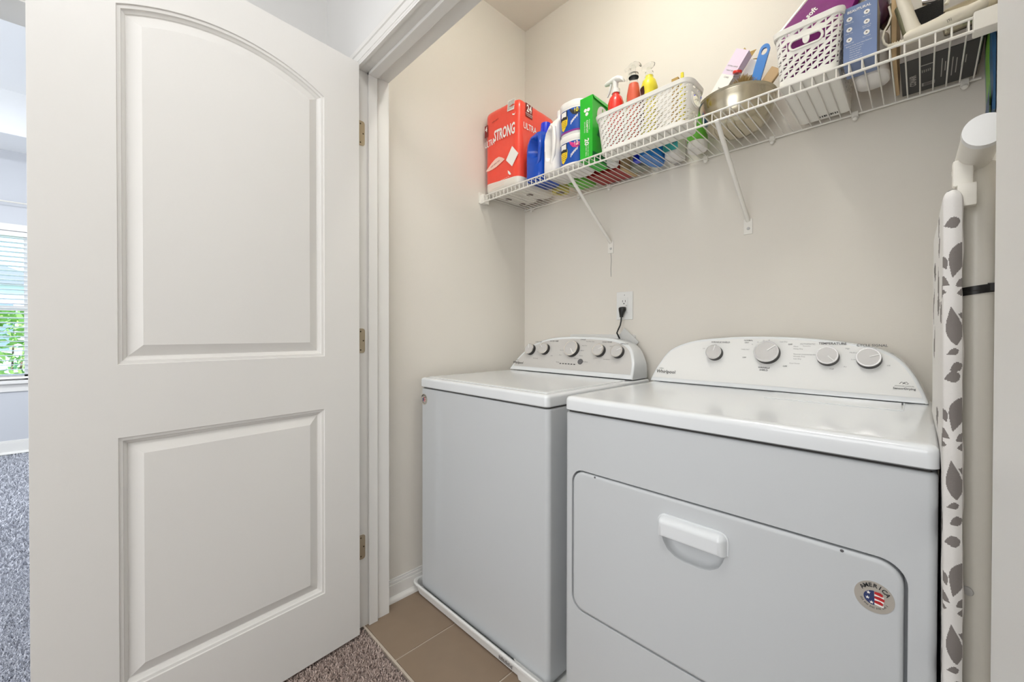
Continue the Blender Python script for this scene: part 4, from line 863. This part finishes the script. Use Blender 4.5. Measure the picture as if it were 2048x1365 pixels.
s2 = thing('spray_bottle', 'clear spray bottle of orange liquid in the long basket', 'spray bottle', (-.732, 1.356, zb)); spray(s2, -.736, 1.346, zb, .250, .024, 'clear', 'clear', ang=PI*.9, waist=False, hs=.85, neck=.014)
B().lathe([(.020, 0), (.0215, .004), (.0215, .195), (.016, .222), (.001, .223)], (-.736, 1.346, zb+.003), 20).build('liquid', 'oran', s2)
B().lathe([(.0175, 0), (.0175, .002)], (-.736, 1.346, zb+.248), 20).build('collar_ring', 'inkd', s2)
s3 = thing('spray_bottle', 'ribbed yellow and dark bottle with clear spray head in the long basket', 'spray bottle', (-.672, 1.350, zb))
B().lathe([(.024, 0), (.027, .004)]+[(.0275+.002*math.sin(i*1.57), .01+i*.0105) for i in range(18)]+[(.022, .214), (.013, .224), (.013, .232)], (-.680, 1.352, zb), 24).build('body', 'yelp', s3, smooth=60)
b = B(); n_ = 6
for i in range(16):
    z_ = .05+i*.0105; b2_ = []
    for a in range(n_): pass
RR = lambda i: .0285+.002*math.sin((i)*1.57)
for i in range(4, 17):
    for a in range(n_):
        A0, A1 = math.radians(196+a*11), math.radians(196+(a+1)*11); z0_, z1_ = zb+.01+i*.0105, zb+.01+(i+1)*.0105
        b.poly([(-.680+RR(i)*math.cos(A0), 1.352+RR(i)*math.sin(A0), z0_), (-.680+RR(i)*math.cos(A1), 1.352+RR(i)*math.sin(A1), z0_), (-.680+RR(i+1)*math.cos(A1), 1.352+RR(i+1)*math.sin(A1), z1_), (-.680+RR(i+1)*math.cos(A0), 1.352+RR(i+1)*math.sin(A0), z1_)])
b.build('dark_label', 'dbrown', s3, recalc=False)
b = B(); b.lathe([(.014, 0), (.014, .015), (.009, .018), (.009, .03)], (-.680, 1.352, zb+.230), 16); b.sphere((-.684, 1.352, zb+.268), (.026, .011, .012)); b.build('spray_head', 'clear', s3, smooth=60)
s4 = thing('green_bottle', 'pale green bottle behind the red spray bottle', 'bottle', (-.765, 1.378, zb))
B().lathe([(.013, 0), (.014, .004), (.014, .20), (.011, .215), (.007, .226)], (-.768, 1.377, zb), 18).build('body', 'pgreen', s4, smooth=60)
s5 = thing('kraft_packet', 'small tan packet showing above the long basket rim', 'packet', (-.585, 1.36, zb)); bx(-.600, -.578, 1.352, 1.364, zb, zb+.186).build('body', 'kraft', s5)
s6 = thing('yellow_bottle', 'small yellow capped bottle showing above the long basket rim', 'bottle', (-.563, 1.35, zb)); B().lathe([(.010, 0), (.011, .004), (.011, .14), (.006, .16), (.005, .19), (.001, .191)], (-.563, 1.350, zb), 14).build('body', 'yelp', s6)
# ---- things lying behind
rb = thing('crimson_box', 'dark red flat box lying on the shelf behind the green carton', 'box', (-.945, 1.52, ZT))
bx(-1.020, -.868, 1.462, 1.583, ZT, ZT+.10, r=.001, seg=1).build('box', 'crim', rb)
ld = thing('white_cup', 'white round cup base beside the dark red box', 'cup', (-.882, 1.428, ZT)); B().lathe([(.022, 0), (.026, .004), (.028, .06), (.026, .062)], (-.872, 1.4255, ZT), 24, ell=(1, 1)).build('cup', 'jug', ld)
yt = thing('yellow_tape_roll', 'yellow tape roll lying at the back of the shelf', 'tape roll', (-1.207, 1.521, ZT)); b = B()
b.loft([[(-1.207+R_*math.cos(a), 1.521+R_*math.sin(a), z) for a in [2*PI*i/32 for i in range(32)]] for R_, z in ((.022, ZT), (.040, ZT), (.041, ZT+.002), (.041, ZT+.048), (.040, ZT+.05), (.022, ZT+.05), (.022, ZT))], False, False); b.build('roll', 'yelt', yt, smooth=40)
B().lathe([(.021, 0), (.021, .045)], (-1.207, 1.521, ZT+.002), 24).build('core', 'taup', yt)
gl = thing('green_packet', 'leaf green packet lying behind the white jug', 'packet', (-1.08, 1.52, ZT)); wrinkle_box(-1.135, -1.038, 1.468, 1.575, ZT+.001, ZT+.055, 8, 8, 4, .012, .002, 9).build('packet', 'lgreen', gl, smooth=60)
tb = thing('tan_carton', 'tan carton on end at the back of the shelf', 'carton', (-.875, 1.53, ZT)); bx(-.866, -.850, 1.475, 1.590, ZT, ZT+.15, r=.001, seg=1).build('box', 'tan', tb)
gt = thing('grey_canister', 'round grey canister standing behind the long basket', 'canister', (-.818, 1.53, ZT)); B().lathe([(.033, 0), (.035, .002), (.035, .118), (.030, .122)], (-.811, 1.532, ZT), 28).build('can', 'greyt', gt)
db = thing('blue_cleaner_bottle', 'bright blue bottle leaning at the back of the shelf', 'bottle', (-.735, 1.50, ZT))
bottle_body(db, [(-.768, -.708, 1.42, 1.565, ZT, .8), (-.775, -.700, 1.415, 1.575, ZT+.02, .8), (-.770, -.703, 1.43, 1.56, ZT+.09, .8), (-.755, -.72, 1.45, 1.53, ZT+.14, 1)], 'bbot')
B().lathe([(.016, 0), (.016, .04)], (-.782, 1.46, ZT), 16).build('cap', 'blued', db)
tl = thing('teal_print_jug', 'clear jug with teal printed label at the back of the shelf', 'jug', (-.668, 1.535, ZT))
bottle_body(tl, [(-.693, -.643, 1.505, 1.577, ZT, .5), (-.697, -.640, 1.500, 1.582, ZT+.004, .45), (-.697, -.640, 1.500, 1.582, ZT+.13, .45), (-.68, -.655, 1.52, 1.56, ZT+.16, .8)], 'jug')
b = B(); b.poly([(-.697, 1.498, ZT+.02), (-.640, 1.498, ZT+.02), (-.640, 1.498, ZT+.10), (-.697, 1.498, ZT+.10)]); b.build('label', 'teal', tl, recalc=False)
b = B(); txt(b, '30', .016, (-.652, 1.4975, ZT+.05), (1, 0, 0), Zv, bold=.02); b.build('label_lettering', 'inkd', tl, recalc=False, smooth=0)
wg = thing('green_label_canister', 'white canister with green label standing left of the steel bowl', 'canister', (-.575, 1.525, ZT))
B().lathe([(.031, 0), (.034, .004), (.034, .155), (.030, .165), (.012, .172), (.011, .19)], (-.581, 1.528, ZT), 28).build('body', 'jug', wg, smooth=50)
B().lathe([(.0346, .03), (.0346, .12)], (-.581, 1.528, ZT), 28).build('label', 'lgreen', wg, smooth=50)
B().lathe([(.013, 0), (.014, .012), (.010, .024), (.001, .028)], (-.581, 1.528, ZT+.188), 16).build('cap', 'blued', wg, smooth=60)

# ---- bowl and contents
bwx, bwy = -.438, 1.478
bw = thing('steel_bowl', 'stainless steel mixing bowl on the shelf with brushes and cartons in it', 'bowl', (bwx, bwy, ZT))
pr_ = [(.001, .001), (.050, 0), (.056, .003)]+[(.056+.053*math.sin(a), .003+.093*(1-math.cos(a))) for a in [PI/2*i/9 for i in range(1, 10)]]
pr_ += [(.1105, .099), (.1145, .100), (.1155, .102), (.1125, .103), (.1085, .100)]+[(.0545+.0525*math.sin(a), .0055+.093*(1-math.cos(a))) for a in [PI/2*i/9 for i in range(8, 0, -1)]]+[(.048, .004), (.001, .004)]
b = B(); b.T = Matrix.Translation((bwx, bwy, ZT)) ; b.lathe(pr_, (0, 0, .0), 48); b.build('bowl', 'steel', bw, smooth=50)
def tilted(c0, c1, wdt, dep, name, matn, label, cat, nrm=(0, -1, 0), mats=None):
    """a slab from c0 to c1, width across, facing nrm"""
    c0 = Vector(c0); c1 = Vector(c1); D = (c1-c0).normalized(); N = Vector(nrm); N = (N-D*N.dot(D)).normalized(); E = D.cross(N).normalized()
    return c0, c1, D, N, E
ct = thing('white_lilac_carton', 'torn open white and lilac carton leaning out of the steel bowl', 'carton', (-.47, 1.44, ZT+.03))
c0, c1, D, N, E = tilted((-.510, 1.470, 1.865), (-.416, 1.484, 2.012), 0, 0, '', '', '', '')
hw, hd = .022, .018
b = B(); b.loft([[p+E*a*hw+N*c*hd for a, c in ((-1, -1), (1, -1), (1, 1), (-1, 1))] for p in (c0, c0.lerp(c1, .55))]); b.build('box', 'white', ct)
b = B(); b.loft([[p+E*a*hw+N*c*hd for a, c in ((-1, -1), (1, -1), (1, 1), (-1, 1))] for p in (c0.lerp(c1, .55), c1)], cap1=False); b.build('box_end', 'lilac', ct)
b = B(); q0 = c1+E*hw*-1-N*hd; b.loft([[c1-E*hw-N*hd, c1+E*hw-N*hd, c1+E*hw*.7-N*hd+D*.022+E*.008, c1+E*.0-N*hd*1.3+D*.012, c1-E*hw*.8-N*hd+D*.022], [c1-E*hw-N*hd*.93, c1+E*hw-N*hd*.93, c1+E*hw*.7-N*hd*.93+D*.022+E*.008, c1-N*hd*1.23+D*.012, c1-E*hw*.8-N*hd*.93+D*.022]]); b.build('torn_flap', 'kraft', ct)
b = B()
for i, (s, k) in enumerate((('EXTRA LARGE', .70), ('TIGHT SEAL', .62), ('CARE', .50))): txt(b, s, .0055 if i < 2 else .007, c0.lerp(c1, k)+N*hd, -E if (-E).x > 0 else E, D if True else D, off=.0005, bold=.01)
txt(b, 'love', .008, c0.lerp(c1, .30)+N*hd, -E if (-E).x > 0 else E, D, off=.0005, bold=.02)
b.build('small_lettering', 'ink', ct, recalc=False, smooth=0)
ct2 = thing('white_sachet_box', 'small opened white carton behind the round brush in the bowl', 'carton', (-.42, 1.47, ZT+.03))
c0, c1, D, N, E = tilted((-.452, 1.500, 1.862), (-.386, 1.510, 1.980), 0, 0, '', '', '', '')
b = B(); b.loft([[p+E*a*.018+N*c*.012 for a, c in ((-1, -1), (1, -1), (1, 1), (-1, 1))] for p in (c0, c1)]); b.build('box', 'white', ct2)
b = B(); b.loft([[c1+E*a*.018-N*c*.012+D*(.0 if k == 0 else .018*(1 if a > 0 else .5))+N*(0 if k == 0 else .008) for a, c in ((-1, 1), (1, 1), (1, .9), (-1, .9))] for k in (0, 1)]); b.build('torn_flap', 'kraft', ct2)
rbx = thing('scrub_brush', 'round bristle scrub brush with a red ring resting in the bowl', 'brush', (-.42, 1.42, ZT+.03))
b = B(); c = Vector((-.432, 1.460, 1.925)); ax = Vector((.25, -.2, .9)).normalized(); b.tube([c-ax*.07, c-ax*.02, c+ax*.006], [.006, .008, .011], 12); b.build('neck', 'clear', rbx, smooth=60)
B().lathe([(.013, 0), (.014, .002), (.014, .006), (.013, .008)], c+ax*.012, 20, ax).build('red_ring', 'redp', rbx)
b = B(); rnd = random.Random(11)
for i in range(260):
    a = rnd.random()*2*PI; e_ = rnd.random()*.9; d_ = Vector((math.cos(a)*math.sin(e_*1.3), math.sin(a)*math.sin(e_*1.3), math.cos(e_*1.3))); p = Vector((-.414, 1.470, 1.880)); b.tube([p+d_*.012, p+d_*(.040+.008*rnd.random())+Vector((rnd.gauss(0, .002), rnd.gauss(0, .002), 0))], .0006, 3)
b.build('bristles', 'bris', rbx, kind='stuff')
bh = thing('blue_handle_brush', 'flat blue plastic handle with a hanging hole standing in the bowl', 'brush', (-.37, 1.44, ZT+.03))
c0, c1, D, N, E = tilted((-.402, 1.48, 1.830), (-.350, 1.48, 2.008), 0, 0, '', '', '', '')
b = B(); hw = .0145
ol = [(-hw*.92, 0), (hw*.92, 0), (hw, .1), (hw, .160)]+[(hw*math.cos(a), .165+.017*math.sin(a)) for a in [PI*i/10 for i in range(0, 11)]]+[(-hw, .1)]
hl = [(.0085*math.cos(a), .160+.011*math.sin(a)) for a in [2*PI*i/14 for i in range(14)]]
if E.x < 0: E = -E
for s in (-1, 1): b.holed(ol, [hl], lambda p: c0+E*p[0]+D*p[1]+N*.0035*s)
for LL in (ol, hl): b.loft([[c0+E*p[0]+D*p[1]-N*.0035 for p in LL], [c0+E*p[0]+D*p[1]+N*.0035 for p in LL]], False, False)
b.build('handle', 'bbot', bh, smooth=30)
wsp = thing('wooden_slat', 'tan wooden board end sticking out of the bowl rim', 'board', (-.34, 1.46, ZT+.03))
c0, c1, D, N, E = tilted((-.393, 1.49, 1.84), (-.325, 1.492, 1.922), 0, 0, '', '', '', '')
b = B(); b.loft([[p+E*a*.017+N*c*.006 for a, c in ((-1, -1), (1, -1), (1, 1), (-1, 1))] for p in (c0, c1)]); b.build('board', 'tan', wsp, bev=.002)

# ---- basket 2 contents
pk = thing('purple_packet', 'purple film packet standing in the short white basket', 'packet', (-.22, 1.37, ZT+.006))
b = wrinkle_box(-.272, -.160, 1.315, 1.395, ZT+.006, ZT+.165, 10, 8, 12, .014, .002, 21); b.build('packet', 'purp', pk, smooth=60)
c0 = Vector((-.262, 1.385, 1.875)); 
pb2 = thing('purple_bag', 'slanting purple and white film bag marked ultra soft above the short basket', 'bag', (-.21, 1.40, 1.90))
b = B(); pts = [(-.300, 1.908), (-.150, 1.908), (-.115, 1.985), (-.105, 2.12), (-.135, 2.12), (-.305, 1.968)]
b.loft([[(x, 1.400-.002, z) for x, z in offs(pts, .006)], [(x, 1.407, z) for x, z in pts], [(x, 1.470, z) for x, z in pts], [(x, 1.476, z) for x, z in offs(pts, .006)]]); b.build('bag', 'purp', pb2, smooth=50)
b = B(); b.tube([(-.306, 1.403, 1.962), (-.236, 1.403, 2.028), (-.140, 1.403, 2.112)], .0055, 8); b.build('seam', 'film', pb2)
b = B(); dd_ = Vector((.060, 0, .042)).normalized(); vv_ = Vector((-dd_.z, 0, dd_.x)); txt(b, 'ultra soft', .0195, (-.2385, 1.3978, 1.975), dd_, vv_, bold=.03, off=.0008, sx=.9); txt(b, 'facial', .009, (-.225, 1.3978, 1.964), dd_, vv_, off=.0008); b.poly([(-.290, 1.397, 1.950), (-.283, 1.397, 1.966), (-.278, 1.397, 1.950)]); b.build('white_lettering', 'white', pb2, recalc=False, smooth=0)
pd = thing('dark_purple_bag', 'dark crumpled purple plastic bag resting above the white bottle behind the slate blue carton', 'bag', (-.12, 1.48, ZT)); wrinkle_box(-.103, -.062, 1.395, 1.480, ZT+.131, 2.10, 6, 6, 12, .02, .006, 5).build('bag', 'dpurp', pd, smooth=60)

# ---- blue carton
bb = thing('slate_blue_carton', 'slate blue upright carton with round white icons right of the short basket', 'carton', (-.11, 1.33, ZT))
X0, X1, Y0, Y1, Z1 = -.1425, -.0795, 1.304, 1.378, 1.896
bx(X0, X1, Y0, Y1, ZT, Z1, r=.0008, seg=1).build('box', 'lbox', bb)
b = B(); b.poly([(X1+.0005, Y0+.001, ZT), (X1+.0005, Y1, ZT), (X1+.0005, Y1, Z1), (X1+.0005, Y0+.001, Z1)]); b.build('side_print', 'gbox', bb, recalc=False)
b = B(); ys = Y0-.0004
for x, z in ((-.131, 1.866), (-.131, 1.8405), (-.131, 1.8155), (-.0985, 1.868), (-.0985, 1.8445), (-.0985, 1.8185)): b.poly([(x+.0056*math.cos(a), ys, z+.0056*math.sin(a)) for a in [2*PI*i/20 for i in range(20)]])
ic = b.build('round_icons', 'white', bb, recalc=False)
b = B()
for k, (x, z) in enumerate(((-.131, 1.866), (-.131, 1.8405), (-.131, 1.8155), (-.0985, 1.868), (-.0985, 1.8445), (-.0985, 1.8185))):
    b.poly([(x+(.0026 if (i+k) % 2 else .0014)*math.cos(2*PI*i/10), ys-.0005, z+(.0026 if (i+k) % 2 else .0014)*math.sin(2*PI*i/10)) for i in range(10)])
b.build('icon_marks', 'taup', ic, recalc=False)
b = B(); txt(b, 'BEAUTURAL', .0085, (-.113, ys, 1.8825), (1, 0, 0), Zv, bold=.02, sx=.95)
for x, z, s in ((-.131, 1.8565, 'Fast Heat Up'), (-.131, 1.831, 'Large Tank'), (-.131, 1.806, 'Auto Shut Off'), (-.0985, 1.8585, 'Safe to Use'), (-.0985, 1.835, 'Works on all'), (-.0985, 1.831, 'fabric types'), (-.0985, 1.809, 'Easy Travel')): txt(b, s, .0030, (x, ys, z), (1, 0, 0), Zv)
for i, s in enumerate(('Before Using Your New Steamer', 'Read the instructions', 'Fill the water tank', 'Wait for the light', 'Press the trigger', 'Keep upright in use', 'Unplug when done')): txt(b, s, .0036 if i == 0 else .003, (-.137 if i == 0 else -.130, ys, 1.799-i*.0055), (1, 0, 0), Zv, align='LEFT')
b.build('white_lettering', 'white', bb, recalc=False, smooth=0)
ib = thing('white_bottle', 'white rounded bottle base seen through the wires behind the slate blue carton', 'bottle', (-.10, 1.44, ZT))
bottle_body(ib, [(-.130, -.064, 1.390, 1.480, ZT, .7), (-.133, -.060, 1.386, 1.484, ZT+.005, .7), (-.130, -.063, 1.39, 1.48, ZT+.10, .7), (-.11, -.08, 1.42, 1.45, ZT+.13, 1)], 'jug')
kb = thing('kraft_case', 'brown patterned case standing behind the steamer', 'case', (-.05, 1.42, ZT))
b = B(); b.box(-.0575, -.047, 1.36, 1.57, ZT, 1.93, r=.003); b.build('body', 'tan', kb); b = B(); b.tube([(-.0592, 1.365, 1.90), (-.0592, 1.40, 1.85), (-.0592, 1.39, 1.79)], .0012, 5); b.tube([(-.0592, 1.40, 1.92), (-.0592, 1.44, 1.86), (-.0592, 1.43, 1.80)], .0012, 5); b.build('dark_lines', 'olive', kb)

# ---- black carton (lying at the back) 
bk = thing('black_carton', 'black carton with white print lying flat on the right end of the shelf', 'carton', (.027, 1.49, ZT))
KX0, KX1, KY0, KY1 = -.0425, .0945, 1.391, 1.585
b = B(); b.box(KX0, KX1, KY0, KY1, ZT, ZT+.022, r=.0008, seg=1); b.build('box', 'bbox', bk)
b = B(); b.poly([(KX0, KY0-.0005, ZT+.001), (KX1, KY0-.0005, ZT+.001), (KX1, KY0-.0005, ZT+.021), (KX0, KY0-.0005, ZT+.021)]); b.build('grey_edge', 'gbox', bk, recalc=False)
b = B(); zz = ZT-.0004
txt(b, 'CONAIR', .017, (-.020, 1.505, zz), (0, -1, 0), (-1, 0, 0), bold=.03, sx=.95)
for i in range(5): b.poly([(-.004+.0035*i, 1.46, zz-.0003), (-.0025+.0035*i, 1.46, zz-.0003), (-.0025+.0035*i, 1.475-.001*i, zz-.0003), (-.004+.0035*i, 1.475, zz-.0003)][::-1])
b.poly([(-.004, 1.535, zz-.0003), (.020, 1.535, zz-.0003), (.020, 1.555, zz-.0003), (-.004, 1.555, zz-.0003)])
b.poly([(-.006, 1.433, zz-.0003), (.018, 1.433, zz-.0003), (.018, 1.438, zz-.0003), (-.006, 1.438, zz-.0003)])
for i, (x, a_, c_) in enumerate(((.030, 1.43, 1.53), (.036, 1.45, 1.50), (.048, 1.44, 1.54), (.055, 1.45, 1.53), (.064, 1.47, 1.50), (.070, 1.45, 1.49))): b.poly([(x, a_, zz-.0003), (x+.0018, a_, zz-.0003), (x+.0018, c_, zz-.0003), (x, c_, zz-.0003)])
wl = b.build('white_lettering', 'gbox', bk, recalc=False, smooth=0)
b = B()
for i in range(9): b.poly([(-.001, 1.537+i*.0018, zz-.0008), (.017, 1.537+i*.0018, zz-.0008), (.017, 1.5379+i*.0018, zz-.0008), (-.001, 1.5379+i*.0018, zz-.0008)])
b.build('barcode_bars', 'inkd', wl, recalc=False)

# ---- handheld steamer on its side, at the front
stt = thing('garment_steamer', 'cream handheld steamer lying at the right front of the shelf', 'steamer', (.02, 1.325, ZT))
yc = 1.325
def sec(p, d, a, c, n=16):     # elliptical section at p, normal to d in the xz plane; a in-plane, c along y
    d = Vector(d).normalized(); nrm = Vector((-d.z, 0, d.x)); p = Vector(p); return [p+nrm*a*math.cos(q)+Vector((0, 1, 0))*c*math.sin(q) for q in [2*PI*i/n for i in range(n)]]
b = B()
path = [(-.034, 1.772, .007), (-.028, 1.774, .0125), (-.014, 1.776, .0145), (.004, 1.777, .0145), (.022, 1.779, .0155), (.036, 1.782, .0165), (.050, 1.783, .0145), (.066, 1.783, .012), (.080, 1.786, .0105), (.094, 1.792, .0085)]
b.loft([sec((x, yc, z+.004), (1, 0, .12), a, .017) for x, z, a in path])
b.loft([sec((x, yc, z), (-.25, 0, 1), a, .015) for x, z, a in ((-.012, 1.778, .014), (-.020, 1.800, .0125), (-.027, 1.830, .0115), (-.034, 1.860, .0115), (-.040, 1.90, .012), (-.045, 1.93, .010))])
b.build('body', 'iron', stt, smooth=60)
b = B(); b.tube([(-.034, yc, 1.773), (-.044, yc, 1.772), (-.052, yc, 1.774), (-.062, yc, 1.776)], [.0058, .0056, .005, .004], 10)
b.tube([(-.060, yc, 1.776), (-.068, yc, 1.786), (-.071, yc, 1.800), (-.068, yc, 1.816), (-.061, yc, 1.828), (-.056, yc, 1.845), (-.060, yc, 1.87)], [.003, .0028, .0027, .0024, .0022, .002, .002], 8)
for i in range(5): b.tube([(-.040-i*.0045, yc-.006, 1.773), (-.040-i*.0045, yc, 1.7805), (-.040-i*.0045, yc+.006, 1.773)], .001, 5)
b.build('power_cord', 'iron', stt, smooth=60)
b = B(); b.loft([[(x, y, z) for y in (yc+.020, yc+.026) for x, z in (((-.018, 1.79), (.022, 1.80), (.028, 1.84), (-.022, 1.85)) if y < yc+.023 else ((-.022, 1.85), (.028, 1.84), (.022, 1.80), (-.018, 1.79)))]]) if False else b.box(-.022, .030, yc+.020, yc+.028, 1.785, 1.85, r=.003); b.build('heat_pad', 'pad', stt)
b = B(); b.lathe([(.026, 0), (.028, .004), (.028, .075), (.024, .08)], (.030, yc+.05, 1.806), 28, (1, 0, .1)); b.build('water_tank', 'steel', stt, smooth=50)
b = B(); b.loft([sec((x, yc+.030, z), (1, 0, .1), a, .010) for x, z, a in ((-.005, 1.868, .010), (.012, 1.866, .016), (.030, 1.868, .014), (.036, 1.868, .006))]); b.build('metal_plate', 'chrome', stt, smooth=60)
b = B(); b.tube([(.040, yc+.004, 1.865), (.038, yc+.002, 1.835), (.034, yc, 1.822)], [.002, .003, .004], 8); b.build('lever', 'iron', stt)
b = B(); txt(b, '|S|', .008, (.038, yc-.0176, 1.775), (1, 0, .2), (-.2, 0, 1)); b.build('moulded_mark', 'inkd', stt, recalc=False, smooth=0)
b = B(); b.loft([sec((x, yc+.012, z), (1, 0, .1), a, .012) for x, z, a in ((-.036, 1.83, .004), (-.040, 1.86, .010), (-.046, 1.89, .010))]); b.loft([sec((x, yc+.01, z), (-.2, 0, 1), .006, .012) for x, z in ((-.030, 1.79), (-.045, 1.86))]); b.build('lower_guard', 'olive', stt, smooth=60)
dkb = thing('dark_case', 'black case standing at the right end of the shelf behind the steamer', 'case', (.089, 1.49, ZT+.0225))
bx(.078, .0995, 1.405, 1.584, ZT+.0225, 2.02, r=.004).build('body', 'black', dkb)
# hanging bag on right wall
hb = thing('folded_bag', 'folded green and blue bag hanging at the right wall below the shelf end', 'bag', (.1, 1.42, 1.6))
def sheet(y0, y1, z0, z1, x, th, m, nm, par, taper=0):
    b = B(); b.loft([[(x-th+.0015*math.sin(k*1.7), y0+(taper if k == 0 else 0), z0+(z1-z0)*k/6), (x, y0+(taper if k == 0 else 0), z0+(z1-z0)*k/6), (x, y1, z0+(z1-z0)*k/6), (x-th+.0015*math.cos(k*1.3), y1, z0+(z1-z0)*k/6)] for k in range(7)]); return b.build(nm, m, par)
sheet(1.455, 1.50, 1.615, 1.95, .109, .005, 'bags', 'fold', hb); sheet(1.40, 1.455, 1.60, 1.95, .109, .007, 'bagg', 'fold', hb); sheet(1.36, 1.40, 1.575, 1.95, .109, .005, 'bagb', 'fold', hb)
b = B(); b.poly([(.1005, 1.36, 1.635), (.1005, 1.47, 1.590), (.1005, 1.37, 1.570)]); b.poly([(.1005, 1.375, 1.60), (.1005, 1.39, 1.602), (.1005, 1.385, 1.61)]); b.build('corner_flap', 'bagb', hb, recalc=False)

# ================================================================== IRONING BOARD
ir = thing('ironing_board', 'folded ironing board with grey leaf print cover standing right of the dryer', 'ironing board', (.045, .95, 0))
# section corners by height: near-left, near-right, far-right, far-left
def corners(z):
    f = (z-.1)/1.2; f = max(0, min(1, f))
    nr = .0475-.0085*f; nl = nr-.0195
    sh_ = 0 if z > .93 else .0068*min(1, (.93-z)/.08)
    fl_ = (.016 if z > .93 else .016+.0105*min(1, (.93-z)/.06))
    return nl, nr, fl_+.016, fl_
NY, FY, TOP = .838, 1.20, 1.292
PET = []
def petal(cu, cz, L, W_, ang):          # teardrop in (u,z)
    PET.append((cu, cz, L, W_, math.radians(ang)))
def inpet(uu, zz):
    for cu, cz, L, W_, a in PET:
        dx, dz = uu-cu, zz-cz; s = dx*math.cos(a)+dz*math.sin(a); t_ = -dx*math.sin(a)+dz*math.cos(a)
        if 0 < s < L:
            f = s/L; h = 1.22*W_*(math.sin(PI*f)**.8)*(1.25-.6*f if False else (.55+.9*f) if f < .75 else (.55+.9*f))*.62
            if abs(t_) < h: return True
    return False
# near face runs u 0..PER0 (from near-left to near-right); side face u<0
rnd = random.Random(4)
for zc in (1.145, .93, .70, .46, .22):
    for k, (du, dz, L, W_, a) in enumerate(((.012, .022, .050, .016, 75), (.010, -.018, .055, .015, -82), (.018, 0, .030, .013, 8), (.004, .002, .03, .013, 172), (.008, .012, .022, .009, 150), (.016, .01, .018, .008, 25), (.02, -.028, .022, .008, -25), (.004, .034, .02, .007, 110))):
        petal(du, zc+dz, L, W_, a)
    petal(.004, zc-.085, .018, .006, 20); petal(.008, zc-.108, .020, .008, 30); petal(.0, zc+.095, .024, .010, 15)
for k in range(42): petal(-rnd.random()*.34, rnd.random()*1.22+.05, .05+.03*rnd.random(), .022, rnd.random()*360)
def boardcov():
    b = B(); nz = 900; nf = 28; ns = 30; V = []
    for j in range(nz+1):
        z = .06+(TOP-.06)*j/nz; nl, nr, fr_, fl_ = corners(z); top = max(0, (z-(TOP-.016))/.016); ins = (1-math.sqrt(max(0, 1-top*top)))*.010
        puff = .0006*math.sin(z*90)+.0008*math.sin(z*37)
        row = []
        for i in range(ns+1): f = 1-i/ns; x = nl+(fl_-nl)*f; row.append((x-puff*.5*math.sin(f*9)+ins, NY+.004+(FY-NY-.004)*f, z))
        for i in range(nf+1): f = i/nf; x = nl+.001+(nr-nl-.002)*f; row.append((x+ins*(1-2*f), NY-.0035*math.sin(PI*f)-puff+ins, z))
        row.append((nr+puff-ins, NY+.005, z)); row.append((fr_-ins, FY-.01, z)); row.append(((fr_+fl_)/2, FY+.004, z))
        V.append([b.v(p) for p in row])
    n = len(V[0])
    for j in range(nz):
        for i in range(n):
            i2 = (i+1) % n; fc = b.f((V[j][i], V[j][i2], V[j+1][i2], V[j+1][i]))
            if not fc: continue
            z = .06+(TOP-.06)*(j+.5)/nz
            if i < ns: uu = -(1-(i+.5)/ns)*(FY-NY)
            elif i <= ns+nf: uu = (i-ns-.5)/nf*.0255
            else: uu = None
            fc.material_index = 1 if (uu is not None and inpet(uu, z)) else 0
    b.f(V[0][::-1]); b.f(V[-1]); return b
boardcov().build('fabric_cover', ['cloth', 'leafg'], ir, smooth=60)
LXc, LYc = .0555, .902
b = B(); b.tube([(LXc+.004, LYc, 0), (LXc, LYc, 1.285), (LXc, LYc+.002, 1.335)], .0185, 28); b.build('leg', 'metalw', ir, smooth=60)
ft = B(); ft.tube([(.0535, .785, 1.343), (.0505, .955, 1.343)], .0188, 32); fto = ft.build('foot_tube', 'metalw', ir, smooth=50)
B().lathe([(.0196, 0), (.0200, .004), (.0200, .012), (.0196, .014)], (.0537, .788, 1.343), 32, (.015, -1, 0)).build('end_cap', 'plast', fto)
b = B(); b.box(.0295, .050, .858, .872, 1.298, 1.336, r=.003); b.box(.0340, .0530, .853, .866, 1.268, 1.300, r=.002); b.build('bracket', 'metalw', ir)
B().tube([(LXc-.0215, LYc+.0, 1.150), (LXc-.015, LYc-.016, 1.150), (LXc, LYc-.0205, 1.151), (LXc+.016, LYc-.014, 1.153), (LXc+.022, LYc, 1.154), (LXc+.015, LYc+.016, 1.153), (LXc-.014, LYc+.016, 1.151)], .0008, 4, closed=True).build('strap_core', 'black', ir)
b = B(); b.loft([[(LXc+R_*math.cos(a), LYc+R_*math.sin(a), z+.003*math.cos(a)) for a in [2*PI*i/28 for i in range(28)]] for R_, z in ((.0192, 1.146), (.0203, 1.146), (.0203, 1.158), (.0192, 1.158))], False, False)
b.box(LXc+.010, LXc+.0245, LYc-.016, LYc-.013, 1.150, 1.161); b.build('strap', 'black', ir, smooth=50)
B().lathe([(.0065, 0), (.006, .002), (.003, .003)], (LXc-.006, LYc-.0175, .715), 14, (-.35, -.94, 0)).build('rivet', 'knobf', ir)
